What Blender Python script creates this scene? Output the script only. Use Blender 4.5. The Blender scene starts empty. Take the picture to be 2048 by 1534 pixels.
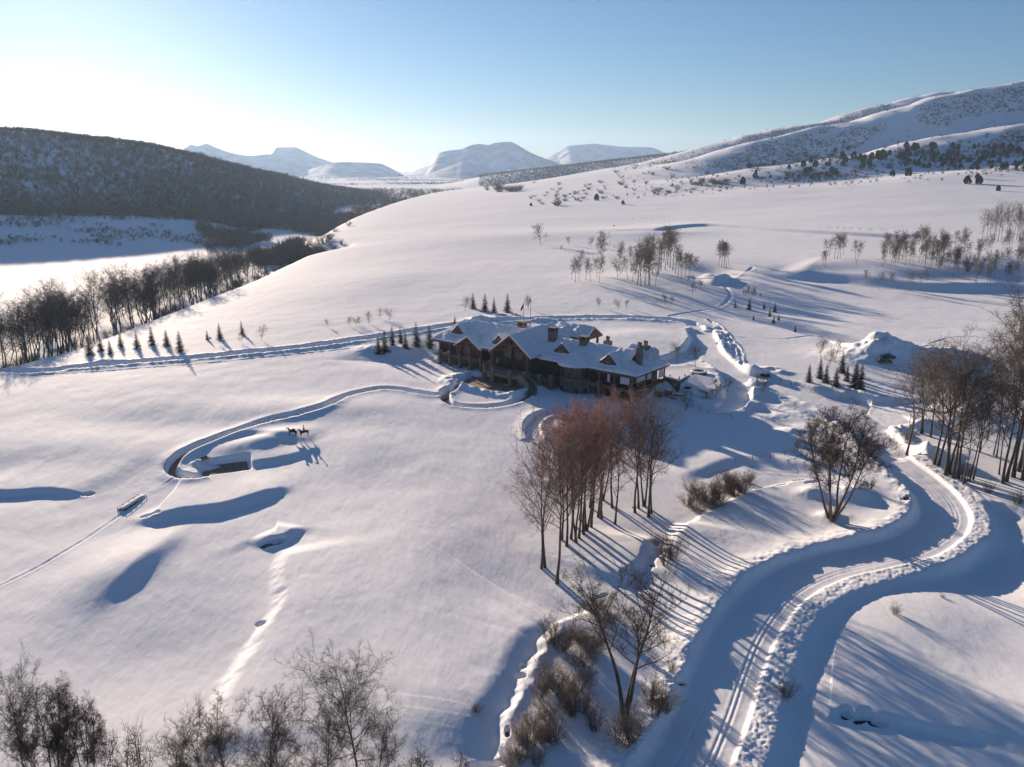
import bpy, bmesh, math, random
import numpy as np
from mathutils import Vector, Matrix
rad = math.radians
scene = bpy.context.scene
col = scene.collection

# ------------------------------------------------------------------ camera, sky, sun, exposure
CAMZ, PITCH, F = 72.0, 15.2, 1594.0
cam_d = bpy.data.cameras.new("camera"); cam = bpy.data.objects.new("camera", cam_d); col.objects.link(cam)
cam.location = (0, 0, CAMZ); cam.rotation_euler = (rad(90 - PITCH), 0, 0)
cam_d.sensor_width = 36; cam_d.lens = F / 2048 * 36; cam_d.clip_start = 0.5; cam_d.clip_end = 60000
scene.camera = cam
SUN_AZ, SUN_EL = rad(-28.6), rad(10.8)          # azimuth clockwise from +Y
sdir = Vector((math.sin(SUN_AZ) * math.cos(SUN_EL), math.cos(SUN_AZ) * math.cos(SUN_EL), math.sin(SUN_EL)))
world = bpy.data.worlds.new("World"); scene.world = world; world.use_nodes = True
wn = world.node_tree.nodes; wl = world.node_tree.links
bg = wn["Background"]
sky = wn.new("ShaderNodeTexSky"); sky.sky_type = 'NISHITA'; sky.sun_disc = False
sky.sun_elevation = SUN_EL; sky.sun_rotation = SUN_AZ
sky.altitude = 2000; sky.air_density = 1.2; sky.dust_density = 1.1; sky.ozone_density = 5.0
wl.new(sky.outputs[0], bg.inputs[0]); bg.inputs[1].default_value = 0.05
sl = bpy.data.lights.new("sun", 'SUN'); sl.energy = 5.0; sl.angle = rad(0.55); sl.color = (1.0, 0.80, 0.62)
sun = bpy.data.objects.new("sun", sl); col.objects.link(sun)
sun.rotation_euler = sdir.to_track_quat('Z', 'Y').to_euler()
vs = scene.view_settings; vs.view_transform = 'Standard'; vs.look = 'None'; vs.gamma = 1.0; vs.use_curve_mapping = False
vs.exposure = 1.06
HAZE_D = 0.000048
# ------------------------------------------------------------------ ground shape (numpy)
CP, SP = math.cos(rad(PITCH)), math.sin(rad(PITCH))
def ray(px, py):
    u = (px - 1024) / F; v = (767 - py) / F
    return np.array([u, CP + SP * v, -SP + CP * v])
def proj(x, y, z):
    dz = z - CAMZ
    zc = y * CP - dz * SP; yc = y * SP + dz * CP
    return 1024 + F * x / zc, 767 - F * yc / zc

def _h(i, j, s):
    n = (i * 374761393 + j * 668265263 + s * 1274126177) & 0xffffffff
    n = ((n ^ (n >> 13)) * 1274126177) & 0xffffffff
    return ((n ^ (n >> 16)) & 0xffff) / 65535.0
def vnoise(x, y, s=0):
    xi = np.floor(x).astype(np.int64); yi = np.floor(y).astype(np.int64)
    fx = x - xi; fy = y - yi
    fx = fx * fx * fx * (fx * (fx * 6 - 15) + 10); fy = fy * fy * fy * (fy * (fy * 6 - 15) + 10)
    a = _h(xi, yi, s); b = _h(xi + 1, yi, s); c = _h(xi, yi + 1, s); d = _h(xi + 1, yi + 1, s)
    return (a + (b - a) * fx) * (1 - fy) + (c + (d - c) * fx) * fy - 0.5
def fbm(x, y, o=4, s=0):
    r = 0; a = 1.0
    for k in range(o):
        r = r + a * vnoise(x * 2 ** k + 17.3 * k, y * 2 ** k - 9.1 * k, s + k); a *= 0.5
    return r
def sst(a, b, x):
    t = np.clip((x - a) / (b - a), 0, 1); return t * t * (3 - 2 * t)

def pchip(xs, ys, xq):
    xs = np.asarray(xs, float); ys = np.asarray(ys, float)
    h = np.diff(xs); d = np.diff(ys) / h
    m = np.zeros_like(ys)
    for i in range(1, len(xs) - 1):
        if d[i-1] * d[i] > 0:
            w1 = 2 * h[i] + h[i-1]; w2 = h[i] + 2 * h[i-1]
            m[i] = (w1 + w2) / (w1 / d[i-1] + w2 / d[i])
    m[0] = d[0]; m[-1] = d[-1]
    k = np.clip(np.searchsorted(xs, xq) - 1, 0, len(xs) - 2)
    t = np.clip((xq - xs[k]) / h[k], 0, 1); t2 = t * t; t3 = t2 * t
    return (2*t3 - 3*t2 + 1) * ys[k] + (t3 - 2*t2 + t) * h[k] * m[k] + (-2*t3 + 3*t2) * ys[k+1] + (t3 - t2) * h[k] * m[k+1]

LQ = np.linspace(math.log(20), math.log(20000), 900)
UQ = np.linspace(-1.6, 1.6, 641)
def table(cols):
    us = sorted(cols)
    prof = np.array([pchip([math.log(a) for a, b in cols[u]], [b for a, b in cols[u]], LQ) for u in us])
    T = np.empty((len(UQ), len(LQ)))
    for j in range(len(LQ)):
        T[:, j] = pchip(us, prof[:, j], np.clip(UQ, us[0], us[-1]))
    k = np.exp(-0.5 * (np.arange(-14, 15) / 5.0) ** 2); k /= k.sum()
    T = np.apply_along_axis(lambda r: np.convolve(np.pad(r, 14, 'edge'), k, 'valid'), 1, T)
    T = np.apply_along_axis(lambda r: np.convolve(np.pad(r, 14, 'edge'), k, 'valid'), 0, T)
    return T
def look(T, u, Y):
    a = (np.clip(u, UQ[0], UQ[-1]) - UQ[0]) / (UQ[1] - UQ[0]); b = (np.log(np.clip(Y, 21, 19000)) - LQ[0]) / (LQ[1] - LQ[0])
    i = np.clip(a.astype(int), 0, len(UQ) - 2); j = np.clip(b.astype(int), 0, len(LQ) - 2)
    fa = a - i; fb = b - j
    return (T[i, j] * (1-fa) + T[i+1, j] * fa) * (1-fb) + (T[i, j+1] * (1-fa) + T[i+1, j+1] * fa) * fb

FAR = [(4600, -22), (20000, -22)]
BT = table({
 -1.5: [(20,-8),(300,-5),(3500,-10)] + FAR,
 -0.62: [(20,-9),(100,-8.5),(150,-7.6),(190,-6.2),(240,-4),(300,-3),(400,-6),(1000,-6),(3500,-12)] + FAR,
 -0.45: [(20,-9.5),(100,-9.0),(150,-8.0),(185,-6.6),(235,-3.6),(300,-1.5),(400,-2.5),(1000,-4),(3500,-12)] + FAR,
 -0.3: [(20,-9.2),(100,-8.5),(150,-7.2),(185,-6.2),(230,-3.4),(270,-1.5),(330,0),(450,0.5),(600,-1),(1000,-4),(3500,-14)] + FAR,
 -0.2: [(20,-8.8),(100,-8.1),(150,-6.1),(200,-4.0),(260,-1.8),(330,0.2),(450,2.2),(600,3),(800,3),(1200,2),(3500,-14)] + FAR,
 -0.1: [(20,-8.6),(100,-7.8),(150,-5.4),(200,-3.4),(260,-2.0),(330,0.5),(450,3.2),(600,5),(1000,7),(1500,8),(2200,4),(3500,-15)] + FAR,
 0.0: [(20,-8.6),(100,-7.9),(150,-5.7),(200,-4.0),(250,-3.0),(330,1),(450,4),(600,6.5),(1000,11),(1500,16),(2400,25),(2900,5),(3600,-20)] + FAR,
 0.1: [(20,-8.8),(100,-8.1),(150,-6.3),(200,-4.8),(240,-3.5),(300,0.5),(450,4.5),(600,8),(1000,13),(1400,20),(2000,37),(2700,63),(3300,20),(4000,-20)] + FAR,
 0.2: [(20,-9.0),(100,-8.4),(150,-6.6),(200,-4.6),(240,-3.5),(300,0.5),(400,4),(500,7.5),(600,10),(1000,15),(1400,26),(2000,53),(2900,108),(3600,40),(4400,-20),(20000,-22)],
 0.3: [(20,-8.8),(100,-8.2),(150,-5.8),(200,-3.5),(250,-1.5),(300,0.5),(400,2.5),(470,5),(540,10.5),(620,13),(1000,19),(1400,35),(2000,75),(2900,163),(3700,60),(4400,-20),(20000,-22)],
 0.4: [(20,-8.8),(100,-8),(150,-5),(200,-2.5),(250,-0.5),(300,1),(400,2.5),(470,4.3),(510,12.8),(620,15),(1000,23),(1300,36),(1700,60),(2200,120),(2900,221),(3800,80),(4400,0),(20000,-22)],
 0.5: [(20,-8.8),(100,-8),(150,-4.5),(200,-2),(250,0),(300,1.5),(400,2.8),(465,4.5),(505,14.2),(620,16),(1000,26),(1300,43),(1700,78),(2200,165),(2900,302),(3800,120),(4400,0),(20000,-22)],
 0.6: [(20,-8.8),(100,-8),(150,-4.5),(200,-2),(250,0),(300,2),(400,3.2),(462,5),(502,15.2),(620,17),(1000,28),(1300,48),(1700,90),(2200,190),(2900,340),(3800,160),(4400,0),(20000,-22)],
 0.85: [(20,-9),(150,-4.5),(250,1),(400,6),(520,17),(1000,32),(1300,60),(1700,110),(2200,220),(2900,380),(3800,180),(20000,-22)],
 1.5: [(20,-9),(150,-4.5),(250,3),(400,10),(520,20),(1000,60),(2200,260),(3200,380),(20000,-22)],
})
VT = table({
 -1.5: [(20,-18),(500,-18),(600,0),(1100,150),(1600,130),(3500,-10)] + FAR,
 -0.62: [(20,-18),(935,-18),(1010,2),(1100,9),(1300,76),(1500,140),(1900,120),(3500,-10)] + FAR,
 -0.45: [(20,-18),(940,-18),(1015,2),(1110,9),(1350,70),(1600,118),(2000,95),(3500,-10)] + FAR,
 -0.38: [(20,-18),(960,-18),(1040,0),(1150,8),(1400,54),(1700,96),(2100,70),(3500,-12)] + FAR,
 -0.3: [(20,-18),(1050,-18),(1250,-6),(1550,26),(1900,60),(2400,45),(3500,-14)] + FAR,
 -0.25: [(20,-18),(1300,-17),(1650,2),(2100,33),(2600,15),(3500,-18)] + FAR,
 -0.2: [(20,-18),(1800,-18),(2350,8),(2800,-5),(3500,-20)] + FAR,
 -0.14: [(20,-18),(2600,-19),(3500,-21)] + FAR,
 1.5: [(20,-18),(3500,-21)] + FAR,
})
EDGE_PX = [(-60,740),(0,722),(110,692),(210,660),(330,620),(420,590),(490,565),(550,541),(600,517),(690,501)]
EDGE = [(-300,-200),(-260,0),(-235,120),(-215,220)]
for a, b in EDGE_PX:
    r = ray(a, b); t = (-4 - CAMZ) / r[2]; EDGE.append((r[0]*t, r[1]*t))
EDGE = EDGE[:4] + [e for e in EDGE[4:] if e[1] > 240]
EDGE += [(-205,850),(-222,1000),(-240,1300),(-245,1800),(-215,2500),(-170,3100),(-150,20000)]
EDGE = np.array(sorted(EDGE, key=lambda e: e[1]))
def edge_x(y):
    return pchip(EDGE[:,1], EDGE[:,0], y)

def catmull(P, step):
    P = np.array(P, float); n = len(P); out = []
    for i in range(n - 1):
        p0 = P[max(i-1,0)]; p1 = P[i]; p2 = P[i+1]; p3 = P[min(i+2,n-1)]
        m = max(2, int(np.linalg.norm((p2-p1)[:2]) / step))
        for k in range(m):
            t = k / m
            out.append(0.5 * ((2*p1) + (-p0+p2)*t + (2*p0-5*p1+4*p2-p3)*t*t + (-p0+3*p1-3*p2+p3)*t**3))
    out.append(P[-1]); return np.array(out)

GB = []     # (x, y, amp, rx, ry, ang)
def macro(X, Y):
    Yc = np.maximum(Y, 25.0); u = X / Yc
    zb = look(BT, u, Yc); zv = look(VT, u, Yc)
    d = X - edge_x(np.clip(Y, -190, 19000))
    near = sst(3600, 2600, Y)
    zb = zb + 1.3 * sst(185, 90, Y)
    w = sst(-34, 10, d + 4 * vnoise(X/40, Y/40, 5))
    w = w * near + (1 - near) * sst(-200, 200, d)
    z = zv + (zb - zv) * w
    # rounding of the bench towards its edge
    z = z - w * 3.0 * np.exp(-np.maximum(d, 0) / 25.0) * near
    # dark spur behind the right-hand slope
    rx = (X - 650) / 1200.0
    sp = np.clip(8 + 150 * np.clip((X + 250) / 1300.0, 0, 1.6), 0, 260)
    q = (Y - 4100 + 0.15 * X) / 520.0
    sp = (sp + 30) * np.exp(-q*q) * sst(-420, -120, X)
    z = np.where(Y > 2500, np.maximum(z, -22 + sp), z)
    # gully relief on the right mountain
    m = sst(1250, 2100, Y) * sst(0.12, 0.34, u) * sst(4200, 3300, Y)
    g = (X * 0.55 + Y * 0.20)
    z = z + m * (0.010 * Y) * (1.3 * np.sin((Y * 0.0125 - X * 0.0035) + 0.8 * vnoise(X/400, Y/400, 3)) + 0.6 * fbm(X/150, Y/150, 3, 9))
    mh = sst(1050, 1400, Y) * sst(-0.22, -0.4, u) * sst(3300, 2600, Y)
    z = z + mh * 9 * fbm(X/260, Y/260, 4, 21)
    # undulation
    z = z + sst(3800, 4800, Y) * 22 * fbm(X/800, Y/420, 3, 300) * sst(-0.45, -0.3, u)
    a = sst(60, 200, Y)
    z = z + 0.55 * fbm(X/75, Y/75, 2, 31) + 0.10 * vnoise(X/14, Y/14, 35) + 0.9 * sst(500, 900, Y) * fbm(X/190, Y/140, 3, 40) * sst(-0.3,-0.1,u)
    for (x, y, A, rx_, ry_, an) in GB:
        c, s = math.cos(an), math.sin(an)
        dx = X - x; dy = Y - y
        z = z + A * np.exp(-((dx*c + dy*s) / rx_) ** 2 - ((-dx*s + dy*c) / ry_) ** 2)
    return z

def hit_f(fn, px, py, r0=45.0, r1=15000.0):
    """world point where the sight line through a pixel of the photograph meets the ground"""
    r = ray(px, py); r = r / math.hypot(r[0], r[1])
    t = np.geomspace(r0, r1, 700)
    z = CAMZ + r[2] * t
    h = fn(r[0]*t, r[1]*t)
    b = np.nonzero(z < h)[0]
    if len(b) == 0: k = len(t) - 1
    else: k = b[0]
    if k > 0:
        lo, hi = t[k-1], t[k]
        for _ in range(2):
            tt = np.linspace(lo, hi, 24)
            bb = np.nonzero(CAMZ + r[2]*tt < fn(r[0]*tt, r[1]*tt))[0]
            j = bb[0] if len(bb) else 23
            lo, hi = tt[max(j-1,0)], tt[j]
        tt = 0.5 * (lo + hi)
    else: tt = t[0]
    return np.array([r[0]*tt, r[1]*tt, CAMZ + r[2]*tt])
def mhit(px, py): return hit_f(macro, px, py)

def bump(px, py, A, rx_, ry_, ang=0.0):
    p = mhit(px, py); return (p[0], p[1], A, rx_, ry_, rad(ang))
_g = [bump(820, 1150, 1.3, 30, 40, 20), bump(1000, 1230, -1.2, 12, 30, 0),
       bump(330, 1330, -1.0, 20, 16, 0), bump(480, 1200, -0.8, 14, 25, 0),
      bump(600, 820, 1.6, 30, 12, 0), bump(300, 850, -1.2, 35, 14, 10), bump(120, 880, 1.2, 30, 16, 0),
      bump(560, 930, -0.6, 14, 9, 10), bump(700, 900, 1.2, 16, 18, 0), bump(540, 880, 1.3, 12, 5, 30),
      bump(1500, 620, -1.5, 40, 25, 0), bump(1430, 535, -4.5, 16, 24, 10), bump(1330, 470, 1.5, 40, 20, 0),
      bump(1650, 545, -3.0, 34, 18, 0), bump(1900, 560, -2.5, 40, 14, 0), bump(1250, 560, 2.0, 30, 30, 0),
      bump(1180, 470, 3.0, 90, 60, 0), bump(760, 560, 2.0, 40, 60, 0), bump(900, 480, 2.0, 70, 80, 0),
      bump(1250, 1150, -1.0, 6, 16, 30), bump(1700, 980, 1.0, 10, 8, 0), bump(1850, 1230, 1.2, 12, 14, 0),
      bump(1960, 1120, -1.5, 9, 12, 0)]
GB.extend(_g)

# polar height grid, dense in front of the drone
th = np.concatenate([np.linspace(-180, -50, 40)[:-1], np.linspace(-50, -39, 50)[:-1], np.linspace(-39, 39, 1020), np.linspace(39, 50, 50)[1:], np.linspace(50, 180, 40)[1:]])
TH = np.radians(th)
rr = [3.0, 15.0, 30.0]; r = 45.0
while r < 16000:
    rr.append(r)
    r *= 1.004 if r < 75 else 1.0022 if r < 430 else 1.0042 if r < 3400 else 1.012
RR = np.array(rr)
GX = np.outer(RR, np.sin(TH)); GY = np.outer(RR, np.cos(TH))
GZ = macro(GX, GY)

def sample(X, Y):
    X = np.asarray(X, float); Y = np.asarray(Y, float)
    r_ = np.clip(np.hypot(X, Y), RR[0], RR[-1] * 0.999); a = np.arctan2(X, Y)
    i = np.clip(np.searchsorted(RR, r_) - 1, 0, len(RR) - 2); j = np.clip(np.searchsorted(TH, a) - 1, 0, len(TH) - 2)
    fr = (r_ - RR[i]) / (RR[i+1] - RR[i]); fa = (a - TH[j]) / (TH[j+1] - TH[j])
    return (GZ[i,j]*(1-fa) + GZ[i,j+1]*fa)*(1-fr) + (GZ[i+1,j]*(1-fa) + GZ[i+1,j+1]*fa)*fr
def hit(px, py): return hit_f(sample, px, py)
def ground(x, y): return float(sample(np.array([x]), np.array([y]))[0])

def near_poly(P, margin):
    """indices of grid points near a polyline, signed distance (left of travel is +), z along it, arclength"""
    x0, x1 = P[:,0].min() - margin, P[:,0].max() + margin; y0, y1 = P[:,1].min() - margin, P[:,1].max() + margin
    idx = np.nonzero(((GX > x0) & (GX < x1) & (GY > y0) & (GY < y1)).ravel())[0]
    X = GX.ravel()[idx]; Y = GY.ravel()[idx]
    best = np.full(len(idx), 1e9); sd = np.zeros(len(idx)); zz = np.zeros(len(idx)); ss = np.zeros(len(idx)); ex = np.zeros(len(idx))
    L = 0.0
    for k in range(len(P) - 1):
        a = P[k]; b = P[k+1]; e = b[:2] - a[:2]; l = float(np.hypot(*e)) + 1e-9
        m = (X > min(a[0], b[0]) - margin) & (X < max(a[0], b[0]) + margin) & (Y > min(a[1], b[1]) - margin) & (Y < max(a[1], b[1]) + margin)
        q = np.nonzero(m)[0]
        if len(q):
            dx = X[q] - a[0]; dy = Y[q] - a[1]
            t0 = (dx*e[0] + dy*e[1]) / (l*l); t = np.clip(t0, 0, 1)
            ddx = dx - t*e[0]; ddy = dy - t*e[1]; d = np.hypot(ddx, ddy)
            s = np.sign(e[0]*dy - e[1]*dx)
            w = d < best[q]
            qq = q[w]; best[qq] = d[w]; sd[qq] = (s*d)[w]; zz[qq] = (a[2] + (b[2]-a[2])*t)[w]; ss[qq] = (L + t*l)[w]
            over = ((k == 0) & (t0 < 0)) | ((k == len(P)-2) & (t0 > 1))
            ex[qq] = np.where(over, 1, 0)[w]
        L += l
    k = best < margin
    return idx[k], best[k], sd[k], zz[k], ss[k], L, ex[k]

def pxline(pts, step=2.0, smooth_z=0):
    W = np.array([hit(a, b) for a, b in pts])
    W = catmull(W, step)
    W[:,2] = sample(W[:,0], W[:,1])
    if smooth_z:
        n = smooth_z; k = np.ones(2*n+1) / (2*n+1)
        W[:,2] = np.convolve(np.pad(W[:,2], n, 'edge'), k, 'valid')
    return W

def scarp(pts, h, w=5.0, L=30.0, low=0.3, Ls=None, fade=12.0, rough=0.0):
    """step: the ground left of the line is raised by h and relaxes over L; right side sinks a little"""
    P = pxline(pts); M = max(L*3.0, 3*w)
    idx, d, sd, zz, ss, LL, ex = near_poly(P, M)
    Z = GZ.ravel(); X = GX.ravel()[idx]; Y = GY.ravel()[idx]
    sdn = sd + rough * fbm(X/4, Y/4, 3, 77)
    e = sst(0, fade, ss) * sst(0, fade, LL - ss)
    fac = sst(-w/2, w/2, sdn)
    up = h * fac * np.exp(-(np.maximum(sdn, 0) / L) ** 2)
    dn = -h * low * (1 - fac) * np.exp(-(np.maximum(-sdn, 0) / (Ls or L*0.5)) ** 2)
    fe = np.exp(-(np.maximum(np.abs(sdn), 0) / M * 1.6) ** 2)
    Z[idx] += (up + dn) * e * sst(1.0, 0.6, d / M)
    GZ[:] = Z.reshape(GZ.shape)

def road(pts, w=3.0, depth=0.8, bank=1.2, berm=0.8, bw=4.0, bl=None, br=None, step=2.0, sm=8, rough=0.25, fade=0.0, flat=0.0, shw=0.0, shh=0.5, drop=0.0):
    """ploughed way: level floor, steep sides, berms bl/br high left and right of travel"""
    P = pxline(pts, step, sm); P[:,2] -= depth
    M = w + bank + bw * 3 + 2 + (24 if drop else 0); cut = lambda d: sst(M, 0.7*M, d)
    idx, d, sd, zz, ss, LL, ex = near_poly(P, M)
    Z = GZ.ravel(); X = GX.ravel()[idx]; Y = GY.ravel()[idx]
    e = np.ones(len(idx)) if fade <= 0 else sst(0, fade, ss) * sst(0, fade, LL - ss)
    e = e * (1 - ex * sst(0, w, d))
    old = Z[idx].copy()
    bl = berm if bl is None else bl; br = berm if br is None else br
    hb = np.where(sd > 0, bl, br)
    if drop:      # the way stands on an embankment on its right side
        q_ = np.maximum(-sd, 0); old = old - drop * sst(w + shw, w + shw + 5, q_) * np.exp(-(q_ / 20.0) ** 2) * sst(M, 0.8 * M, d)
    n1 = fbm(X/2.2, Y/2.2, 3, 51); n2 = fbm(X/6, Y/6, 2, 52)
    dn = d + rough * n1
    wsh = w + shw * (sd < 0)
    bshape = np.exp(-((np.maximum(dn - (wsh + bank), 0)) / bw) ** 2) * sst(w, w + bank, dn)
    outer = old + cut(d) * hb * bshape * (1 + 0.6*n2 + 0.3*n1)
    inner = zz + 0.05 * n1
    if shw > 0:
        nn = fbm(X/0.55, Y/0.55, 2, 55); rs = (sd < 0) * sst(w, w + 1.0, d); inner = inner + rs * (shh + 0.16 * nn + 0.12 * n1)
    f = np.where(sd < 0, sst(w + shw, w + shw + bank, dn), sst(w, w + bank, dn)) if shw > 0 else sst(w, w + bank, dn)
    new = inner * (1 - f) + outer * f
    if flat > 0:
        new = np.where(f > 0, new, inner)
    Z[idx] = old + (new - old) * e
    GZ[:] = Z.reshape(GZ.shape)
    return P

def pad(cx, cy, z, rx_, ry_, ang, edge=2.0, power=4):
    c, s = math.cos(ang), math.sin(ang)
    dx = GX - cx; dy = GY - cy
    q = (np.abs((dx*c + dy*s) / rx_) ** power + np.abs((-dx*s + dy*c) / ry_) ** power) ** (1.0/power)
    f = sst(1.0 + edge/min(rx_, ry_), 1.0, q)
    GZ[:] = GZ + (z - GZ) * f
def mound(px, py, A, rx_, ry_, ang=0.0, rough=0.2, power=2.0, lump=3.0):
    p = hit(px, py); c, s = math.cos(rad(ang)), math.sin(rad(ang))
    dx = GX - p[0]; dy = GY - p[1]
    m = (np.abs(dx) < 4*max(rx_, ry_)) & (np.abs(dy) < 4*max(rx_, ry_))
    X = GX[m]; Y = GY[m]; dx = dx[m]; dy = dy[m]
    q = np.sqrt(((dx*c + dy*s) / rx_) ** 2 + ((-dx*s + dy*c) / ry_) ** 2)
    n = fbm(X/lump, Y/lump, 3, 61)
    f = np.exp(-q ** power)
    GZ[m] += A * f * (1 + rough * n * 2)
    return p
# ------------------------------------------------------------------ features of the snow surface
def atz(px, py, z):
    r = ray(px, py); t = (z - CAMZ) / r[2]; return np.array([r[0]*t, r[1]*t, z])
# lodge site
LZ = -3.0                                       # lower floor level
LC = atz(1268, 806, LZ); LD = atz(868, 722, LZ)
AX = (LD - LC)[:2]; LLEN = float(np.hypot(*AX)); AX = AX / LLEN       # along the facade, to the left
BX = np.array([-AX[1], AX[0]]);
if BX[1] < 0: BX = -BX                          # to the back
def L2W(a, b, z=0.0): return np.array([LC[0] + AX[0]*a + BX[0]*b, LC[1] + AX[1]*a + BX[1]*b, z])
def platform():
    dx = GX - LC[0]; dy = GY - LC[1]
    a = dx*AX[0] + dy*AX[1]; b = dx*BX[0] + dy*BX[1]
    ste = np.where(a < -0.5, sst(18.6, 19.6, b), sst(4, 20, b))
    ste = np.where(a > 92, sst(-2, 34, b), ste)
    zt = LZ + (0.9 - LZ) * ste
    q = np.maximum(np.maximum(-10 - a, a - (LLEN + 4)), np.maximum(-8 - b, b - 40))
    f = sst(26, 0, q)
    GZ[:] = GZ + (zt - GZ) * f
platform()

# --- broad scarps and creek banks (travel left to right: high side is the far side)
scarp([(-90,975),(0,990),(90,985),(150,992),(185,998)], 0.9, 3.5, 16, 0.25, fade=10)
scarp([(255,1035),(300,1045),(370,1030),(440,1022),(500,1005),(560,985),(600,975)], 1.3, 5, 16, 0.25, fade=9)
def knoll(p0, p1, A, wide, skew):
    """long drift: gentle on its left, dropping quickly on its right"""
    a = mhit(*p0); b = mhit(*p1); c = (a + b) / 2; d = (b - a)[:2]; L = float(np.hypot(*d)); d = d / L
    dx = GX - c[0]; dy = GY - c[1]; t = dx*d[0] + dy*d[1]; n = dx*d[1] - dy*d[0]
    wn_ = np.where(n > 0, wide * skew, wide)
    GZ[:] += A * np.exp(-(t / (0.62 * L)) ** 2) * np.exp(-(n / wn_) ** 2)
knoll((205,1190), (325,1085), 1.9, 11.0, 0.34)
scarp([(500,1075),(540,1092),(575,1078),(615,1050)], 0.9, 4, 14, 0.4, fade=4)
scarp([(470,935),(540,925),(600,912),(640,900)], 0.7, 4, 9, 0.3, fade=5)
scarp([(360,935),(420,890),(500,868),(560,868),(620,890)], 0.6, 4, 7, 0.2, fade=6)
# sunny side of the left creek (travel away from the camera: high side... right of travel)
scarp([(566,1095),(553,1150),(556,1190),(530,1250),(490,1310),(455,1365),(420,1430),(380,1534)], 0.75, 4, 14, 0.3, fade=6, rough=1.2)
# right creek: shaded left slope
scarp([(1180,1225),(1130,1262),(1080,1290),(1045,1360),(1005,1440),(960,1560)][::-1], 2.2, 10, 18, 0.05, fade=16)
scarp([(1320,1070),(1290,1120),(1262,1150),(1240,1180)][::-1], 1.3, 4, 14, 0.3, fade=6, rough=0.8)
# sunny right bank of that creek
scarp([(1185,1215),(1130,1240),(1080,1290),(1060,1330),(1025,1400),(1005,1470),(1010,1560)], 0.8, 2.5, 14, 0.6, fade=5, rough=1.2)
scarp([(1360,1040),(1335,1085),(1310,1120),(1285,1160)], 0.7, 2.5, 16, 0.5, fade=4, rough=1.2)
# ditch through the middle right
scarp([(1345,1075),(1400,1035),(1500,985),(1560,970),(1610,960),(1680,962)][::-1], 0.7, 2.5, 12, 0.5, fade=5, rough=1.0)
scarp([(1700,955),(1610,938),(1480,925),(1400,950),(1340,960)][::-1], 0.9, 6, 20, 0.2, fade=10)
# hollow to the lower right
scarp([(1600,1395),(1660,1415),(1720,1425),(1790,1440),(1900,1465),(2080,1500)], 0.9, 2.5, 12, 0.5, fade=8, rough=1.4)
# terrace lip and dam in the right middle distance
scarp([(1308,463),(1340,457),(1400,452),(1470,455),(1560,462),(1700,470),(1850,478)], 2.2, 8, 45, 0.15, fade=20)
scarp([(1395,552),(1430,566),(1470,556)], 3.0, 10, 16, 0.5, fade=6)
scarp([(1540,545),(1600,556),(1690,562),(1760,570),(1850,578),(1960,580),(2080,578)], 3.6, 16, 34, 0.2, fade=22)
# bowl near the far right foreground
scarp([(1960,1010),(2010,1012),(2080,1035)], 1.2, 5, 12, 0.3, fade=4)
scarp([(1750,1130),(1850,1120),(1960,1100),(2080,1090)], 0.7, 8, 14, 0.4, fade=8)

# --- snow piles
mound(1750, 714, 9.6, 11, 8.0, 0, 0.08, 1.3)
mound(1790, 706, 3.5, 12, 6, 0, 0.2)
mound(1885, 712, 3.6, 13, 6, 0, 0.2, 1.7)
mound(1850, 905, 3.2, 7, 4, 10, 0.3)
mound(1842, 848, 1.8, 5, 4, 0, 0.4, lump=1.5)
mound(1925, 830, 3.0, 9, 8, 0, 0.15)
mound(2000, 850, 2.0, 9, 8, 0, 0.15)
for (a, b, A, s) in [(1515,772,1.6,4),(1498,790,2.2,4.0),(1493,815,1.8,3),(1535,790,2.0,4.5),(1555,800,1.6,4),(1580,812,1.4,5),(1600,830,1.2,6),(1545,835,1.0,5),(1580,865,1.6,4),(1640,860,1.0,8),(1510,742,1.8,4),(1540,738,1.8,3.5),(1565,745,1.4,3)]:
    mound(a, b, A*0.6, s*1.0, s*0.8, 0, 0.2, 2, 2.4)
for (a, b, A, s) in [(960,640,1.6,6),(1000,632,1.2,5),(1080,640,1.5,4),(745,700,1.6,6),(800,700,1.2,7),(120,700,1.2,6),(215,722,1.0,6),(1665,1035,1.2,3),(1700,985,1.2,4),(1620,985,0.8,3)]:
    mound(a, b, A, s, s*0.8, 0, 0.3, 2, 3)
# --- ploughed roads
R1 = [(1300,1640),(1374,1534),(1424,1430),(1462,1330),(1500,1250),(1560,1178),(1640,1135),(1740,1110),(1820,1090),(1872,1062),(1892,1025),(1872,985),(1830,948),(1786,912),(1745,870),(1712,838),(1665,806),(1600,781),(1530,762),(1480,748),(1444,730),(1418,706),(1408,680),(1400,660),(1375,646),(1320,639),(1240,636),(1150,636),(1060,638),(980,643),(900,652),(820,664),(740,676),(660,688),(580,698),(480,708),(380,717),(280,725),(160,735),(40,744),(-120,758)]
k1 = 23
PR1 = road(R1[:16], w=4.5, depth=0.8, bank=2.6, bw=4.5, bl=0.75, br=0.0, shw=3.2, shh=0.75, drop=1.6, rough=0.25, sm=6)
PRJ = road([(1786,912),(1745,870),(1712,838),(1665,806),(1600,781),(1560,770),(1530,762)], w=4.6, depth=0.9, bank=2.2, bw=3, berm=0.25, rough=0.2, sm=14)
road([(1730,860),(1700,828),(1650,800)], w=8.0, depth=0.5, bank=2.5, bw=2.5, berm=0.2, rough=0.4, sm=4)
road([(1860,822),(1800,822),(1740,835),(1700,822),(1650,798)], w=9.0, depth=0.35, bank=3.5, bw=3, berm=0.3, rough=0.25, sm=4)
PR2 = road(R1[18:24], w=4.4, depth=0.55, bank=1.8, bw=3.0, bl=0.15, br=0.8, rough=0.3, sm=14)
PR3 = road(R1[23:], w=2.3, depth=0.75, bank=1.0, bw=3.4, berm=0.6, rough=0.5, sm=10)
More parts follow.
